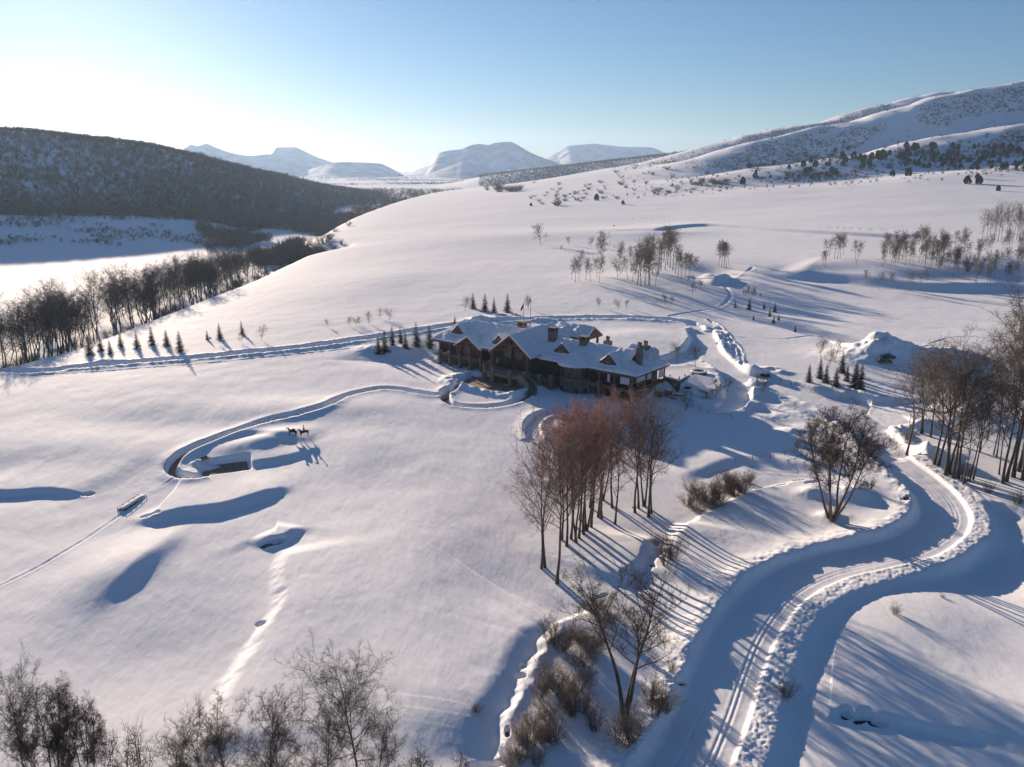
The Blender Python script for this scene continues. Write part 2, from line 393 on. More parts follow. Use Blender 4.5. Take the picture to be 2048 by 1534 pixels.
# loop drive round the island
PLOOP = road([(1410,684),(1396,704),(1370,718),(1330,724),(1290,722),(1262,715)], w=5.0, depth=0.7, bank=1.8, bw=3, bl=0.3, br=0.2, rough=0.15, sm=5)
mound(1290, 688, 1.3, 26, 24, 0, 0.03, 4.0, 6)
road([(252,1022),(180,1072),(90,1126),(0,1172),(-60,1200)], w=0.12, depth=0.09, bank=0.3, bw=0.5, berm=0.05, rough=0.1, step=1)
road([(300,985),(380,940),(420,915)], w=0.12, depth=0.08, bank=0.3, bw=0.5, berm=0.05, rough=0.1, step=1)
# service drive down to the lower yard
PSERV = road([(1452,735),(1470,762),(1474,790),(1462,815),(1425,822),(1385,812),(1350,800)], w=3.2, depth=0.7, bank=2.0, bw=4, berm=1.0, rough=0.15, sm=5)
# old parallel track of snowmobiles on the far side of the road and along the fence
road([(60,752),(240,740),(420,726),(560,712),(700,697)], w=0.35, depth=0.18, bank=0.4, bw=0.5, berm=0.1, rough=0.5)
road([(1405,664),(1460,672),(1560,678),(1640,674),(1760,672),(1900,676),(1990,677)], w=0.4, depth=0.22, bank=0.5, bw=0.5, berm=0.08, rough=0.5)
road([(1338,632),(1400,622),(1440,615),(1462,590),(1450,570),(1480,552),(1505,535)], w=0.5, depth=0.16, bank=0.9, bw=1, berm=0.08, rough=0.6)
road([(1225,440),(1290,437),(1400,440),(1530,445),(1680,455),(1850,463),(1960,466)], w=0.5, depth=0.35, bank=0.6, bw=1.0, berm=0.4, rough=0.9)
road([(1220,447),(1290,436),(1410,439)], w=0.4, depth=0.3, bank=0.5, bw=0.6, berm=0.1, rough=0.5)
# groomed loop below the lodge
PRINK = road([(1072,880),(1063,860),(1068,842),(1090,828),(1140,820),(1200,816),(1250,818),(1300,832)], w=1.9, depth=0.6, bank=0.8, bw=2.0, berm=0.5, rough=0.2, sm=5)
# chopped verge tracks right of the drive
for off in [(1440,655),(1455,670),(1470,690)]:
    road([(off[0]-28,off[1]-18),(off[0],off[1]),(off[0]+12,off[1]+22),(off[0]+14,off[1]+40)], w=0.35, depth=0.4, bank=0.5, bw=0.8, berm=0.3, rough=1.2)
# wheel ruts on the foreground road
def ruts():
    for o in (1.9, 2.6, -1.7):
        P = PR1.copy(); t = np.gradient(P[:, :2], axis=0); t /= np.linalg.norm(t, axis=1)[:, None] + 1e-9
        P[:,0] += t[:,1] * o; P[:,1] -= t[:,0] * o
        idx, d, sd, zz, ss, LL, ex = near_poly(P, 1.2)
        Z = GZ.ravel(); Z[idx] += -0.07 * np.exp(-(d/0.22)**2) + 0.03 * np.exp(-((d-0.45)/0.25)**2); GZ[:] = Z.reshape(GZ.shape)
ruts()
# rough thrown snow on the right shoulder
def shoulder(P, o, w, A, sc=0.9):
    P = P.copy(); t = np.gradient(P[:, :2], axis=0); t /= np.linalg.norm(t, axis=1)[:, None] + 1e-9
    P[:,0] += t[:,1] * o; P[:,1] -= t[:,0] * o
    idx, d, sd, zz, ss, LL, ex = near_poly(P, w * 1.6)
    Z = GZ.ravel(); X = GX.ravel()[idx]; Y = GY.ravel()[idx]
    Z[idx] += A * np.exp(-(d/w)**2) * (fbm(X/sc, Y/sc, 3, 91) + 0.3); GZ[:] = Z.reshape(GZ.shape)
shoulder(PR1, 6.6, 1.5, 0.10, 0.6); shoulder(PR1, -7.6, 2.0, 0.3, 1.3)
shoulder(PR2, -5.5, 1.8, 0.35, 1.2); shoulder(PR2, 6.0, 2.0, 0.35, 1.2); shoulder(PR3, 4.2, 1.2, 0.35, 1.0); shoulder(PR3, -4.2, 1.2, 0.35, 1.0)

# creek hollows with open water, dark pits
PITS = []
def pit(px, py, rx_, ry_, dep, ang=0.0):
    p = hit(px, py); c, s = math.cos(rad(ang)), math.sin(rad(ang))
    dx = GX - p[0]; dy = GY - p[1]
    q = np.sqrt(((dx*c + dy*s) / rx_) ** 2 + ((-dx*s + dy*c) / ry_) ** 2) + 0.25 * fbm(GX[:]/2.0, GY[:]/2.0, 2, 88) * (np.hypot(dx, dy) < 4*rx_)
    GZ[:] -= dep * sst(1.25, 0.8, q)
    PITS.append((p[0], p[1], p[2] - dep, rx_, ry_, rad(ang)))
pit(545, 1079, 2.6, 1.3, 1.3, 25)
pit(300, 1028, 2.0, 0.9, 1.4, 15)
pit(174, 988, 1.4, 0.8, 1.4, 15)
pit(522, 1248, 0.9, 0.7, 0.8)
pit(1040, 1352, 0.9, 0.6, 1.0)
pit(1046, 1333, 0.5, 0.4, 0.9)
pit(1316, 1105, 0.6, 1.6, 1.2, 30)
pit(1290, 1146, 1.5, 0.6, 1.2, 30)
pit(1352, 1360, 1.6, 0.5, 1.3, 25)
pit(1693, 1424, 0.9, 0.9, 1.2)
pit(1726, 1432, 1.5, 0.6, 1.1, 10)
pit(1757, 1442, 1.4, 0.7, 1.1, -12)
pit(1810, 998, 0.8, 0.5, 0.9)
pit(1630, 963, 2.2, 0.5, 0.9, 5)
pit(975, 1530, 2.5, 0.6, 1.0, 5)
for _p in [(1205,1192,1.3,0.4,40),(1236,1172,1.0,0.4,30),(1305,1128,0.4,1.3,10),(1560,969,1.8,0.35,10),(1600,961,1.4,0.35,5),(1015,1462,0.4,1.0,0)]:
    pit(_p[0], _p[1], _p[2], _p[3], 0.8, _p[4])
pit(1270,1016, 0.5, 0.4, 0.5)

def recarve(P, w, bank):
    idx, d, sd, zz, ss, LL, ex = near_poly(P, w + bank); Z = GZ.ravel(); X = GX.ravel()[idx]; Y = GY.ravel()[idx]
    f = sst(w + bank, w, d + 0.3 * fbm(X/2.5, Y/2.5, 2, 58)) * (1 - ex)
    Z[idx] = Z[idx] + (zz + 0.04 * fbm(X/1.2, Y/1.2, 2, 59) - Z[idx]) * f; GZ[:] = Z.reshape(GZ.shape)
recarve(PSERV, 2.8, 1.6); recarve(PLOOP, 4.6, 1.8); recarve(PR2, 4.4, 1.8); recarve(PRJ, 4.6, 2.4)
# --- footpaths dug through the snow (left: long walk to the fire pit) and round the terrace mound
PATH_A = road([(950,752),(925,766),(903,780),(880,791),(845,787),(800,779),(765,777),(725,783),(690,792),(655,809),(600,826),(545,838),(490,855),(440,872),(400,888),(366,905),(347,925),(343,940),(356,950),(385,955),(412,950)], w=1.25, depth=1.2, bank=0.5, bw=2.4, berm=0.35, rough=0.12, step=1.0, sm=3)
PATH_B = road([(903,780),(890,792),(896,803),(925,812),(975,813),(1020,807),(1050,795),(1062,788)], w=1.25, depth=1.2, bank=0.5, bw=2.0, berm=0.3, rough=0.12, step=1.0, sm=3)
PIT_C = hit(450, 930)
_pa, _pb = hit(412,942), hit(497,928); PIT_ANG = math.atan2(_pb[1]-_pa[1], _pb[0]-_pa[0])
PIT_Z = ground(*PATH_A[-1][:2]) - 0.05
PIT_Z += 0.25
pad(PIT_C[0], PIT_C[1], PIT_Z, 6.0, 4.6, PIT_ANG, 0.9, 6)
mound(404, 936, 1.4, 2.2, 1.4, 0, 0.1)
# terrace forecourt in front of the lodge
FORE = L2W(52, -11.5); FORE_Z = LZ + 0.02
def forecourt():
    dx = GX - LC[0]; dy = GY - LC[1]
    a = dx*AX[0] + dy*AX[1]; b = dx*BX[0] + dy*BX[1]
    q = (np.abs((a - 51) / 11.5) ** 3 + np.abs((b + 12.0) / 8.0) ** 3) ** (1/3.0)
    m = q < 2.6
    lump = fbm(GX[m]/2.2, GY[m]/2.2, 3, 66)
    ringh = 1.25 * np.exp(-((q[m]-1.42)/0.30)**2) * (1 + 0.6*lump) * sst(-1.5, -5.0, b[m])
    GZ[m] += ringh
    f = sst(1.12, 1.0, q)
    GZ[:] = GZ + (FORE_Z - GZ) * f
forecourt()
for (P, dep) in ((PATH_A[:22], 1.2), (PATH_B, 1.2)):
    pass
# small texture everywhere near: wind ripples and sastrugi
_r = np.hypot(GX, GY)
GZ += sst(900, 300, _r) * (0.06 * fbm(GX/2.4 + 0.5*GY/2.4, GY/5.0, 3, 71) + 0.12 * vnoise(GX/7, GY/7, 73) * sst(60,110,_r))
# ------------------------------------------------------------------ helpers
MATS = {}
def mat(name, rgb, rough=0.85, noise=0.0, scale=5.0, bump=0.0, bscale=20.0, metal=0.0, rgb2=None, spec=0.3, coord='Object'):
    if name in MATS: return MATS[name]
    m = bpy.data.materials.new(name); m.use_nodes = True; nt = m.node_tree; N = nt.nodes; Lk = nt.links
    b = N["Principled BSDF"]; b.inputs["Base Color"].default_value = (*rgb, 1); b.inputs["Roughness"].default_value = rough
    b.inputs["Metallic"].default_value = metal
    b.inputs["Specular IOR Level"].default_value = spec
    if noise > 0 or bump > 0 or rgb2:
        tc = N.new("ShaderNodeTexCoord")
    if noise > 0 or rgb2:
        tx = N.new("ShaderNodeTexNoise"); tx.inputs["Scale"].default_value = scale; tx.inputs["Detail"].default_value = 5
        Lk.new(tc.outputs[coord], tx.inputs["Vector"])
        cr = N.new("ShaderNodeValToRGB"); Lk.new(tx.outputs[0], cr.inputs[0])
        c2 = rgb2 or tuple(min(1, c * (1 + noise)) for c in rgb); c1 = rgb if rgb2 else tuple(c * (1 - noise) for c in rgb)
        cr.color_ramp.elements[0].position = 0.35; cr.color_ramp.elements[1].position = 0.65
        cr.color_ramp.elements[0].color = (*c1, 1); cr.color_ramp.elements[1].color = (*c2, 1)
        Lk.new(cr.outputs[0], b.inputs["Base Color"])
    if bump > 0:
        t2 = N.new("ShaderNodeTexNoise"); t2.inputs["Scale"].default_value = bscale; t2.inputs["Detail"].default_value = 4
        Lk.new(tc.outputs[coord], t2.inputs["Vector"])
        bp = N.new("ShaderNodeBump"); bp.inputs["Strength"].default_value = bump; Lk.new(t2.outputs[0], bp.inputs["Height"]); Lk.new(bp.outputs[0], b.inputs["Normal"])
    MATS[name] = m; return m
def stone_mat(name, c1, c2, sc=1.6):
    m = mat(name, c1); nt = m.node_tree; N = nt.nodes; Lk = nt.links; b = N["Principled BSDF"]; b.inputs["Roughness"].default_value = 0.9
    tc = N.new("ShaderNodeTexCoord"); v = N.new("ShaderNodeTexVoronoi"); v.inputs["Scale"].default_value = sc; Lk.new(tc.outputs["Object"], v.inputs["Vector"])
    cr = N.new("ShaderNodeMixRGB"); cr.inputs[1].default_value = (*c1, 1); cr.inputs[2].default_value = (*c2, 1)
    sx = N.new("ShaderNodeSeparateColor"); Lk.new(v.outputs["Color"], sx.inputs[0]); Lk.new(sx.outputs[0], cr.inputs[0]); Lk.new(cr.outputs[0], b.inputs["Base Color"])
    bp = N.new("ShaderNodeBump"); bp.inputs["Strength"].default_value = 0.6; bp.inputs["Distance"].default_value = 0.1; Lk.new(v.outputs["Distance"], bp.inputs["Height"]); Lk.new(bp.outputs[0], b.inputs["Normal"])
    return m
def snow_mat(name, base=(0.89, 0.895, 0.915), ground=True):
    m = bpy.data.materials.new(name); m.use_nodes = True; nt = m.node_tree; N = nt.nodes; Lk = nt.links
    b = N["Principled BSDF"]; b.inputs["Base Color"].default_value = (*base, 1); b.inputs["Roughness"].default_value = 0.8
    b.inputs["Specular IOR Level"].default_value = 0.04
    tc = N.new("ShaderNodeTexCoord")
    n1 = N.new("ShaderNodeTexNoise"); n1.inputs["Scale"].default_value = 0.55 if ground else 0.8; n1.inputs["Detail"].default_value = 6; n1.inputs["Roughness"].default_value = 0.62
    mp = N.new("ShaderNodeMapping"); mp.inputs["Rotation"].default_value = (0, 0, 0.5); mp.inputs["Scale"].default_value = (1.0, 0.45, 1.0)
    Lk.new(tc.outputs["Object"], mp.inputs[0]); Lk.new(mp.outputs[0], n1.inputs["Vector"])
    bp = N.new("ShaderNodeBump"); bp.inputs["Strength"].default_value = 0.7; bp.inputs["Distance"].default_value = 0.12 if ground else 0.12
    n2 = N.new("ShaderNodeTexNoise"); n2.inputs["Scale"].default_value = 5.0; n2.inputs["Detail"].default_value = 3
    Lk.new(tc.outputs["Object"], n2.inputs["Vector"])
    n3 = N.new("ShaderNodeTexNoise"); n3.inputs["Scale"].default_value = 0.09; n3.inputs["Detail"].default_value = 4; Lk.new(mp.outputs[0], n3.inputs["Vector"])
    m1 = N.new("ShaderNodeMath"); m1.operation = 'MULTIPLY_ADD'; m1.inputs[1].default_value = 0.16; Lk.new(n2.outputs[0], m1.inputs[0]); Lk.new(n1.outputs[0], m1.inputs[2])
    m2 = N.new("ShaderNodeMath"); m2.operation = 'MULTIPLY_ADD'; m2.inputs[1].default_value = 2.2 if ground else 0.0; Lk.new(n3.outputs[0], m2.inputs[0]); Lk.new(m1.outputs[0], m2.inputs[2])
    Lk.new(m2.outputs[0], bp.inputs["Height"]); Lk.new(bp.outputs[0], b.inputs["Normal"])
    MATS[name] = m; return m

def mesh_np(name, V, Fs, material=None, smooth=False, attr=None):
    """V (n,3); Fs list of (m,k) int arrays"""
    me = bpy.data.meshes.new(name)
    V = np.asarray(V, np.float32)
    if isinstance(Fs, np.ndarray): Fs = [Fs]
    Fs = [np.asarray(f, np.int32) for f in Fs if len(f)]
    me.vertices.add(len(V)); me.vertices.foreach_set("co", V.ravel())
    nl = sum(f.size for f in Fs); nf = sum(len(f) for f in Fs)
    me.loops.add(nl); me.polygons.add(nf)
    me.loops.foreach_set("vertex_index", np.concatenate([f.ravel() for f in Fs]))
    st = []; o = 0
    for f in Fs:
        st.append(o + np.arange(len(f)) * f.shape[1]); o += f.size
    me.polygons.foreach_set("loop_start", np.concatenate(st).astype(np.int32))
    if smooth: me.polygons.foreach_set("use_smooth", np.ones(nf, bool))
    me.update(calc_edges=True)
    if material: me.materials.append(material)
    return me
def link(name, me, parent=None, loc=None, rz=0.0, s=1.0):
    o = bpy.data.objects.new(name, me); col.objects.link(o)
    if parent: o.parent = parent
    if loc is not None: o.location = loc
    if rz: o.rotation_euler = (0, 0, rz)
    if s != 1.0: o.scale = (s, s, s) if not isinstance(s, tuple) else s
    return o
def tag(o, label, cat, group=None, kind=None):
    if label: o["label"] = label
    if cat: o["category"] = cat
    if group: o["group"] = group
    if kind: o["kind"] = kind
    return o
def struct(name, me, loc=None):
    o = link(name, me, None, loc); o["kind"] = "structure"; return o
def empty(name, loc, rz=0.0, s=1.0):
    return link(name, None, None, loc, rz, s)

class MB:
    """collects shapes into one mesh"""
    def __init__(s): s.V = []; s.Q = []; s.T = []; s.P = []; s.n = 0
    def add(s, V, Q=(), T=(), P=()):
        n = s.n; s.V.extend([tuple(v) for v in V]); s.n += len(V)
        s.Q += [tuple(i + n for i in q) for q in Q]; s.T += [tuple(i + n for i in q) for q in T]; s.P += [tuple(i + n for i in q) for q in P]
    def box(s, x0, x1, y0, y1, z0, z1, M=None):
        V = [(x,y,z) for z in (z0,z1) for y in (y0,y1) for x in (x0,x1)]
        if M is not None: V = [tuple(M @ Vector(v)) for v in V]
        s.add(V, [(0,2,3,1),(4,5,7,6),(0,1,5,4),(1,3,7,5),(3,2,6,7),(2,0,4,6)])
    def bar(s, a, b, w, h=None, up=(0,0,1)):
        h = h or w; a = Vector(a); b = Vector(b); d = (b-a); L = d.length; d.normalize()
        x = d.cross(Vector(up));
        if x.length < 1e-3: x = Vector((1,0,0))
        x.normalize(); y = x.cross(d)
        V = []
        for p in (a, b):
            for sx, sy in ((-1,-1),(1,-1),(1,1),(-1,1)): V.append(p + x*(sx*w/2) + y*(sy*h/2))
        s.add(V, [(3,2,1,0),(4,5,6,7),(0,1,5,4),(1,2,6,5),(2,3,7,6),(3,0,4,7)])
    def tube(s, pts, rs, k=6, cap=True):
        n0 = 0; V = []; Q = []; prev = None
        for i, p in enumerate(pts):
            p = Vector(p); d = Vector(pts[min(i+1, len(pts)-1)]) - Vector(pts[max(i-1,0)]); d.normalize()
            x = d.cross(Vector((0.13,0.95,0.29))); x.normalize(); y = d.cross(x)
            r = rs[i] if hasattr(rs, '__len__') else rs
            for j in range(k):
                a = 2*math.pi*j/k; V.append(p + x*(r*math.cos(a)) + y*(r*math.sin(a)))
        for i in range(len(pts)-1):
            for j in range(k):
                Q.append((i*k+j, i*k+(j+1)%k, (i+1)*k+(j+1)%k, (i+1)*k+j))
        P = []
        if cap: P = [tuple(range(k))[::-1], tuple((len(pts)-1)*k + j for j in range(k))]
        s.add(V, Q, (), P)
    def prism(s, poly, z0, z1):
        n = len(poly); V = [(x,y,z0) for x,y in poly] + [(x,y,z1) for x,y in poly]
        s.add(V, [(i,(i+1)%n,n+(i+1)%n,n+i) for i in range(n)], (), [tuple(range(n))[::-1], tuple(n+i for i in range(n))])
    def slab(s, pts, t):
        """polygon in space thickened by t along its normal (upwards)"""
        P = [Vector(p) for p in pts]; nrm = Vector((0,0,0))
        for i in range(len(P)): nrm += P[i].cross(P[(i+1)%len(P)])
        nrm.normalize()
        if nrm.z < 0: P.reverse(); nrm = -nrm
        n = len(P); V = P + [p + nrm*t for p in P]
        s.add(V, [(i,(i+1)%n,n+(i+1)%n,n+i) for i in range(n)], (), [tuple(range(n))[::-1], tuple(n+i for i in range(n))])
    def lathe(s, prof, k=12, c=(0,0)):
        V = []; Q = []
        for r, z in prof:
            for j in range(k):
                a = 2*math.pi*j/k; V.append((c[0]+r*math.cos(a), c[1]+r*math.sin(a), z))
        for i in range(len(prof)-1):
            for j in range(k): Q.append((i*k+j, i*k+(j+1)%k, (i+1)*k+(j+1)%k, (i+1)*k+j))
        s.add(V, Q, (), [tuple(range(k))[::-1], tuple((len(prof)-1)*k+j for j in range(k))])
    def ellipsoid(s, c, r, k=10, m=6, M=None):
        V = []; Q = []
        for i in range(m+1):
            ph = math.pi*(i/m - 0.5)
            for j in range(k):
                a = 2*math.pi*j/k; v = Vector((r[0]*math.cos(ph)*math.cos(a), r[1]*math.cos(ph)*math.sin(a), r[2]*math.sin(ph)))
                if M is not None: v = M @ v
                V.append(v + Vector(c))
        for i in range(m):
            for j in range(k): Q.append((i*k+j, i*k+(j+1)%k, (i+1)*k+(j+1)%k, (i+1)*k+j))
        s.add(V, Q)
    def mesh(s, name, material, smooth=False):
        me = bpy.data.meshes.new(name); me.from_pydata([tuple(v) for v in s.V], [], s.Q + s.T + s.P)
        if material: me.materials.append(material)
        if smooth:
            for p in me.polygons: p.use_smooth = True
        me.update(); return me
    def build(s, name, material, parent=None, smooth=False):
        return link(name, s.mesh(name, material, smooth), parent)
def bevel(o, w=0.05, seg=1):
    m = o.modifiers.new("bevel", 'BEVEL'); m.width = w; m.segments = seg; m.limit_method = 'ANGLE'; return o
# ------------------------------------------------------------------ the ground sheet
SNOW = snow_mat("snow"); SNOWR = snow_mat("roof_snow", (0.84,0.85,0.88), False)
nr, na = GX.shape
V = np.stack([GX, GY, GZ], -1).reshape(-1, 3)
V = np.vstack([V, [[0, 0, GZ[0].mean()]]])
i = np.arange(nr-1)[:, None]; j = np.arange(na-1)[None, :]
Q = np.stack([(i*na+j), ((i+1)*na+j), ((i+1)*na+j+1), (i*na+j+1)], -1).reshape(-1, 4)[:, ::-1]
T = np.stack([np.full(na-1, nr*na), np.arange(na-1)+1, np.arange(na-1)], -1)[:, ::-1]
struct("snow_ground", mesh_np("snow_ground", V, [Q, T], SNOW, True))

# ------------------------------------------------------------------ distant mountains
MSNOW = mat("mountain_snow", (0.80,0.82,0.86), 0.7, rgb2=(0.30,0.31,0.33), scale=0.006)
_cr = MSNOW.node_tree.nodes["Color Ramp"].color_ramp; _cr.elements[0].position = 0.40; _cr.elements[1].position = 0.60
MSNOW.node_tree.nodes["Noise Texture"].inputs["Detail"].default_value = 8
def mountain(name, sky, Y0, width, base=-24, seed=0, crag=1.0, front=1.0):
    xs = []; zs = []
    for px, py in sky:
        r = ray(px, py); t = Y0 / r[1]; xs.append(r[0]*t); zs.append(CAMZ + r[2]*t)
    X = np.linspace(xs[0], xs[-1], 260); H = np.maximum(pchip(xs, zs, X), base) - base
    width = width * 0.55
    W = np.linspace(-width*front, width, 150); XX, WW = np.meshgrid(X, W)
    HH = H[None, :] * np.ones_like(XX)
    q = np.abs(WW) / (width * (0.45 + 0.55 * HH / H.max()))
    n = fbm(XX/240, WW/240, 5, seed); rid = 1 - np.abs(fbm(XX/330 + 0.3*n, WW/700, 3, seed+9)) * 2
    prof = np.clip(1 - q, 0, 1) ** 1.25
    Z = base + HH * prof * (1 + 0.35 * crag * (1 - prof) * (rid - 0.6)) + crag * 0.06 * H.max() * n * prof * (1 - prof) * 3
    Z -= 3 * (q > 1)
    V = np.stack([XX, WW + Y0, Z], -1).reshape(-1, 3)
    i = np.arange(149)[:, None]; j = np.arange(259)[None, :]
    Q = np.stack([i*260+j, i*260+j+1, (i+1)*260+j+1, (i+1)*260+j], -1).reshape(-1, 4)
    struct(name, mesh_np(name, V, Q, MSNOW, True))
mountain("mountain", [(330,345),(372,293),(384,289),(395,291),(412,287),(430,294),(455,303),(500,311),(540,308),(570,314),(620,330),(680,344)], 9500, 2200, seed=3)
mountain("mountain", [(430,344),(500,322),(528,314),(545,300),(556,294),(590,294),(604,300),(640,316),(700,334),(760,345)], 11000, 2200, seed=5)
mountain("mesa", [(600,346),(640,333),(680,324),(760,327),(775,333),(800,346)], 9000, 1200, seed=7, crag=0.5)
mountain("mountain", [(822,346),(840,334),(860,322),(880,305),(895,301),(920,298),(945,289),(960,287),(975,289),(990,285),(1020,283),(1036,290),(1060,304),(1100,320),(1150,336),(1190,346)], 9000, 2200, seed=13)
mountain("foothill", [(862,347),(885,338),(915,326),(928,321),(950,328),(985,338),(1020,347)], 7400, 900, seed=15, crag=0.6)
mountain("mountain", [(1060,346),(1095,315),(1118,303),(1138,291),(1165,289),(1190,287),(1208,289),(1250,293),(1300,294),(1318,300),(1345,315),(1400,335),(1440,346)], 11500, 2400, seed=18)
# ------------------------------------------------------------------ the lodge
STONE = stone_mat("lodge_stone", (0.085,0.070,0.060), (0.17,0.14,0.115), 1.5)
STONE2 = stone_mat("pier_stone", (0.125,0.10,0.085), (0.215,0.175,0.145), 2.2)
TIMBER = mat("timber", (0.185,0.082,0.056), 0.7, noise=0.25, scale=1.5)
WOOD = mat("dark_wood", (0.036,0.023,0.017), 0.75, noise=0.3, scale=2.0)
SHINGLE = mat("shingle", (0.10,0.075,0.06), 0.9, noise=0.25, scale=3.0, bump=0.4, bscale=6)
DORMW = mat("dormer_wood", (0.13,0.085,0.055), 0.85, noise=0.25, scale=2.5)
RAIL = mat("balcony_rail", (0.145,0.080,0.064), 0.8, noise=0.15, scale=3)
CAP = mat("stone_cap", (0.22,0.195,0.17), 0.9, noise=0.1, scale=4)
GLASS = mat("dark_glass", (0.02,0.022,0.028), 0.12, spec=0.6)
CURT = mat("pale_panel", (0.62,0.62,0.64), 0.8)
POTM = mat("chimney_pot", (0.05,0.045,0.045), 0.7)
VINE = mat("vine_twig", (0.07,0.055,0.04), 0.9, noise=0.3, scale=4)
LODGE = empty("lodge", (LC[0], LC[1], 0), math.atan2(-AX[1], -AX[0]))
tag(LODGE, "long snow-roofed stone and timber mountain lodge at the centre of the valley", "lodge")
class LB(MB):
    def add(s, V, Q=(), T=(), P=()):
        MB.add(s, [(-v[0], v[1], v[2]) for v in V], [q[::-1] for q in Q], [q[::-1] for q in T], [q[::-1] for q in P])
def lpart(fn, name, m, parent=None, smooth=False):
    b = LB(); fn(b); return b.build(name, m, parent or LODGE, smooth)

# roof as the upper envelope of all its planes over (a, b)
DORM = [(11.6,1.9,3.5,0.98,3.6),(32.0,3.4,3.4,0.98,3.5),(59.8,1.6,3.0,1.15,3.7),(82.0,3.0,3.3,1.10,3.8)]
def roof_z(a, b, dorm=True):
    Z = np.full(a.shape, -99.0)
    def put(m, z): 
        nonlocal Z
        Z = np.where(m, np.maximum(Z, z), Z)
    sl = 0.50 + 0.12 * sst(38, 60, a)
    main = np.minimum(6.1 + (b + 1.3) * sl, 6.1 + (21.5 - b) * sl)
    rh = np.where(a < 5.2, 6.1 + (a + 1.3) * 0.47, 99)
    lh = np.where(a > 85, 6.1 + (92.6 - a) * 0.85, 99)
    put((a > -1.3) & (a < 92.6) & (b > -1.3) & (b < 21.5), np.minimum(np.minimum(main, rh), lh))
    put((np.abs(a - 49.2) < 9.9) & (b > -5.2) & (b < 21), 13.9 - np.abs(a - 49.2) * 0.745 + 0.04 * np.clip(b, 0, 14))
    put((np.abs(a - 72.6) < 6.9) & (b > -2.4) & (b < 10), 9.7 - np.abs(a - 72.6) * 0.63)
    r = np.hypot(a - 24, b - 2.2); put(r < 7.4, 9.9 - r * 0.50)
    put((np.abs(b - 28) < 5.6) & (a > 34.6) & (a < 51), 13.5 - np.abs(b - 28) * 0.66)
    put((np.abs(a - 46) < 4.5) & (b > 14) & (b < 28), 12.6 - np.abs(a - 46) * 0.62)
    put((np.abs(a - 66) < 5.0) & (b > 9) & (b < 24), 12.3 - np.abs(a - 66) * 0.5)
    put((np.abs(b - 14.5) < 4.0) & (a > 84) & (a < 90), 10.2 - np.abs(b - 14.5) * 0.5)
    put((np.abs(b - 16) < 3.2) & (a > 2) & (a < 12), 12.1 - np.abs(b - 16) * 0.55)
    if dorm:
        for ac, bf, w, k, h in DORM:
            s0 = 0.50 + 0.12 * float(sst(38, 60, ac))
            base = 6.1 + (bf + 1.3) * s0
            put((np.abs(a - ac) < w) & (b > bf) & (b < 10.2), base + h - k * np.abs(a - ac) * (1 - 0.04 * np.abs(a - ac)))
        put((np.abs(a - 40.5) < 2.1) & (b > 24.2) & (b < 28), 12.9 - 0.6 * np.abs(a - 40.5))
    return Z
na_, nb_ = 400, 180
ga = np.linspace(-1.6, 93.0, na_); gb = np.linspace(-5.5, 34.0, nb_)
GA, GBm = np.meshgrid(ga, gb, indexing='ij')
RZ = roof_z(GA, GBm)
def grid_mesh(Zt, Zb, mask, name, m, smooth):
    """closed slab between two height fields over masked cells"""
    cell = mask[:-1,:-1] & mask[1:,:-1] & mask[:-1,1:] & mask[1:,1:]
    used = np.zeros(mask.shape, bool)
    for di in (0,1):
        for dj in (0,1): used[di:di+cell.shape[0], dj:dj+cell.shape[1]] |= cell
    ids = -np.ones(mask.shape, int); n = used.sum(); ids[used] = np.arange(n)
    Vt = np.stack([-GA[used], GBm[used], Zt[used]], -1); Vb = np.stack([-GA[used], GBm[used], Zb[used]], -1)
    ii, jj = np.nonzero(cell)
    q = np.stack([ids[ii,jj], ids[ii,jj+1], ids[ii+1,jj+1], ids[ii+1,jj]], -1)
    Fs = [q, q[:, ::-1] + n]
    side = []
    P = np.pad(cell, 1)
    for (di, dj, e0, e1) in ((-1,0,(0,0),(0,1)),(1,0,(1,1),(1,0)),(0,-1,(1,0),(0,0)),(0,1,(0,1),(1,1))):
        nb = P[1+di:1+di+cell.shape[0], 1+dj:1+dj+cell.shape[1]]
        a_, b_ = np.nonzero(cell & ~nb)
        i0 = ids[a_+e0[0], b_+e0[1]]; i1 = ids[a_+e1[0], b_+e1[1]]
        side.append(np.stack([i0, i0+n, i1+n, i1], -1))
    Fs.append(np.concatenate(side))
    return mesh_np(name, np.vstack([Vt, Vb]), Fs, m, smooth)
mask = RZ > 0
roof = link("roof", grid_mesh(RZ, RZ - 0.35, mask, "roof", SHINGLE, False), LODGE)
# snow blanket: eroded at eaves, smoothed
def blur(Z, n):
    for _ in range(n):
        Zp = np.pad(Z, 1, 'edge'); Z = (Zp[:-2,1:-1] + Zp[2:,1:-1] + Zp[1:-1,:-2] + Zp[1:-1,2:] + 4*Z) / 8
    return Z
em = np.zeros(mask.shape, bool); em[1:-1,1:-1] = mask[1:-1,1:-1]
wgt = mask.astype(float); dist = wgt.copy()
for _ in range(4):
    Pm = np.pad(dist, 1); dist = np.minimum(dist, (Pm[:-2,1:-1]+Pm[2:,1:-1]+Pm[1:-1,:-2]+Pm[1:-1,2:])/4)
Zs = np.where(mask, RZ, 0)
def mblur(Z, m, n):
    w = m.astype(float)
    for _ in range(n):
        Zp = np.pad(Z*w, 1); Wp = np.pad(w, 1)
        Zn = Zp[:-2,1:-1] + Zp[2:,1:-1] + Zp[1:-1,:-2] + Zp[1:-1,2:] + 2*Z*w
        Wn = Wp[:-2,1:-1] + Wp[2:,1:-1] + Wp[1:-1,:-2] + Wp[1:-1,2:] + 2*w
        Z = np.where(m, Zn / np.maximum(Wn, 1e-6), 0)
    return Z
Zsm = mblur(Zs, mask, 3)
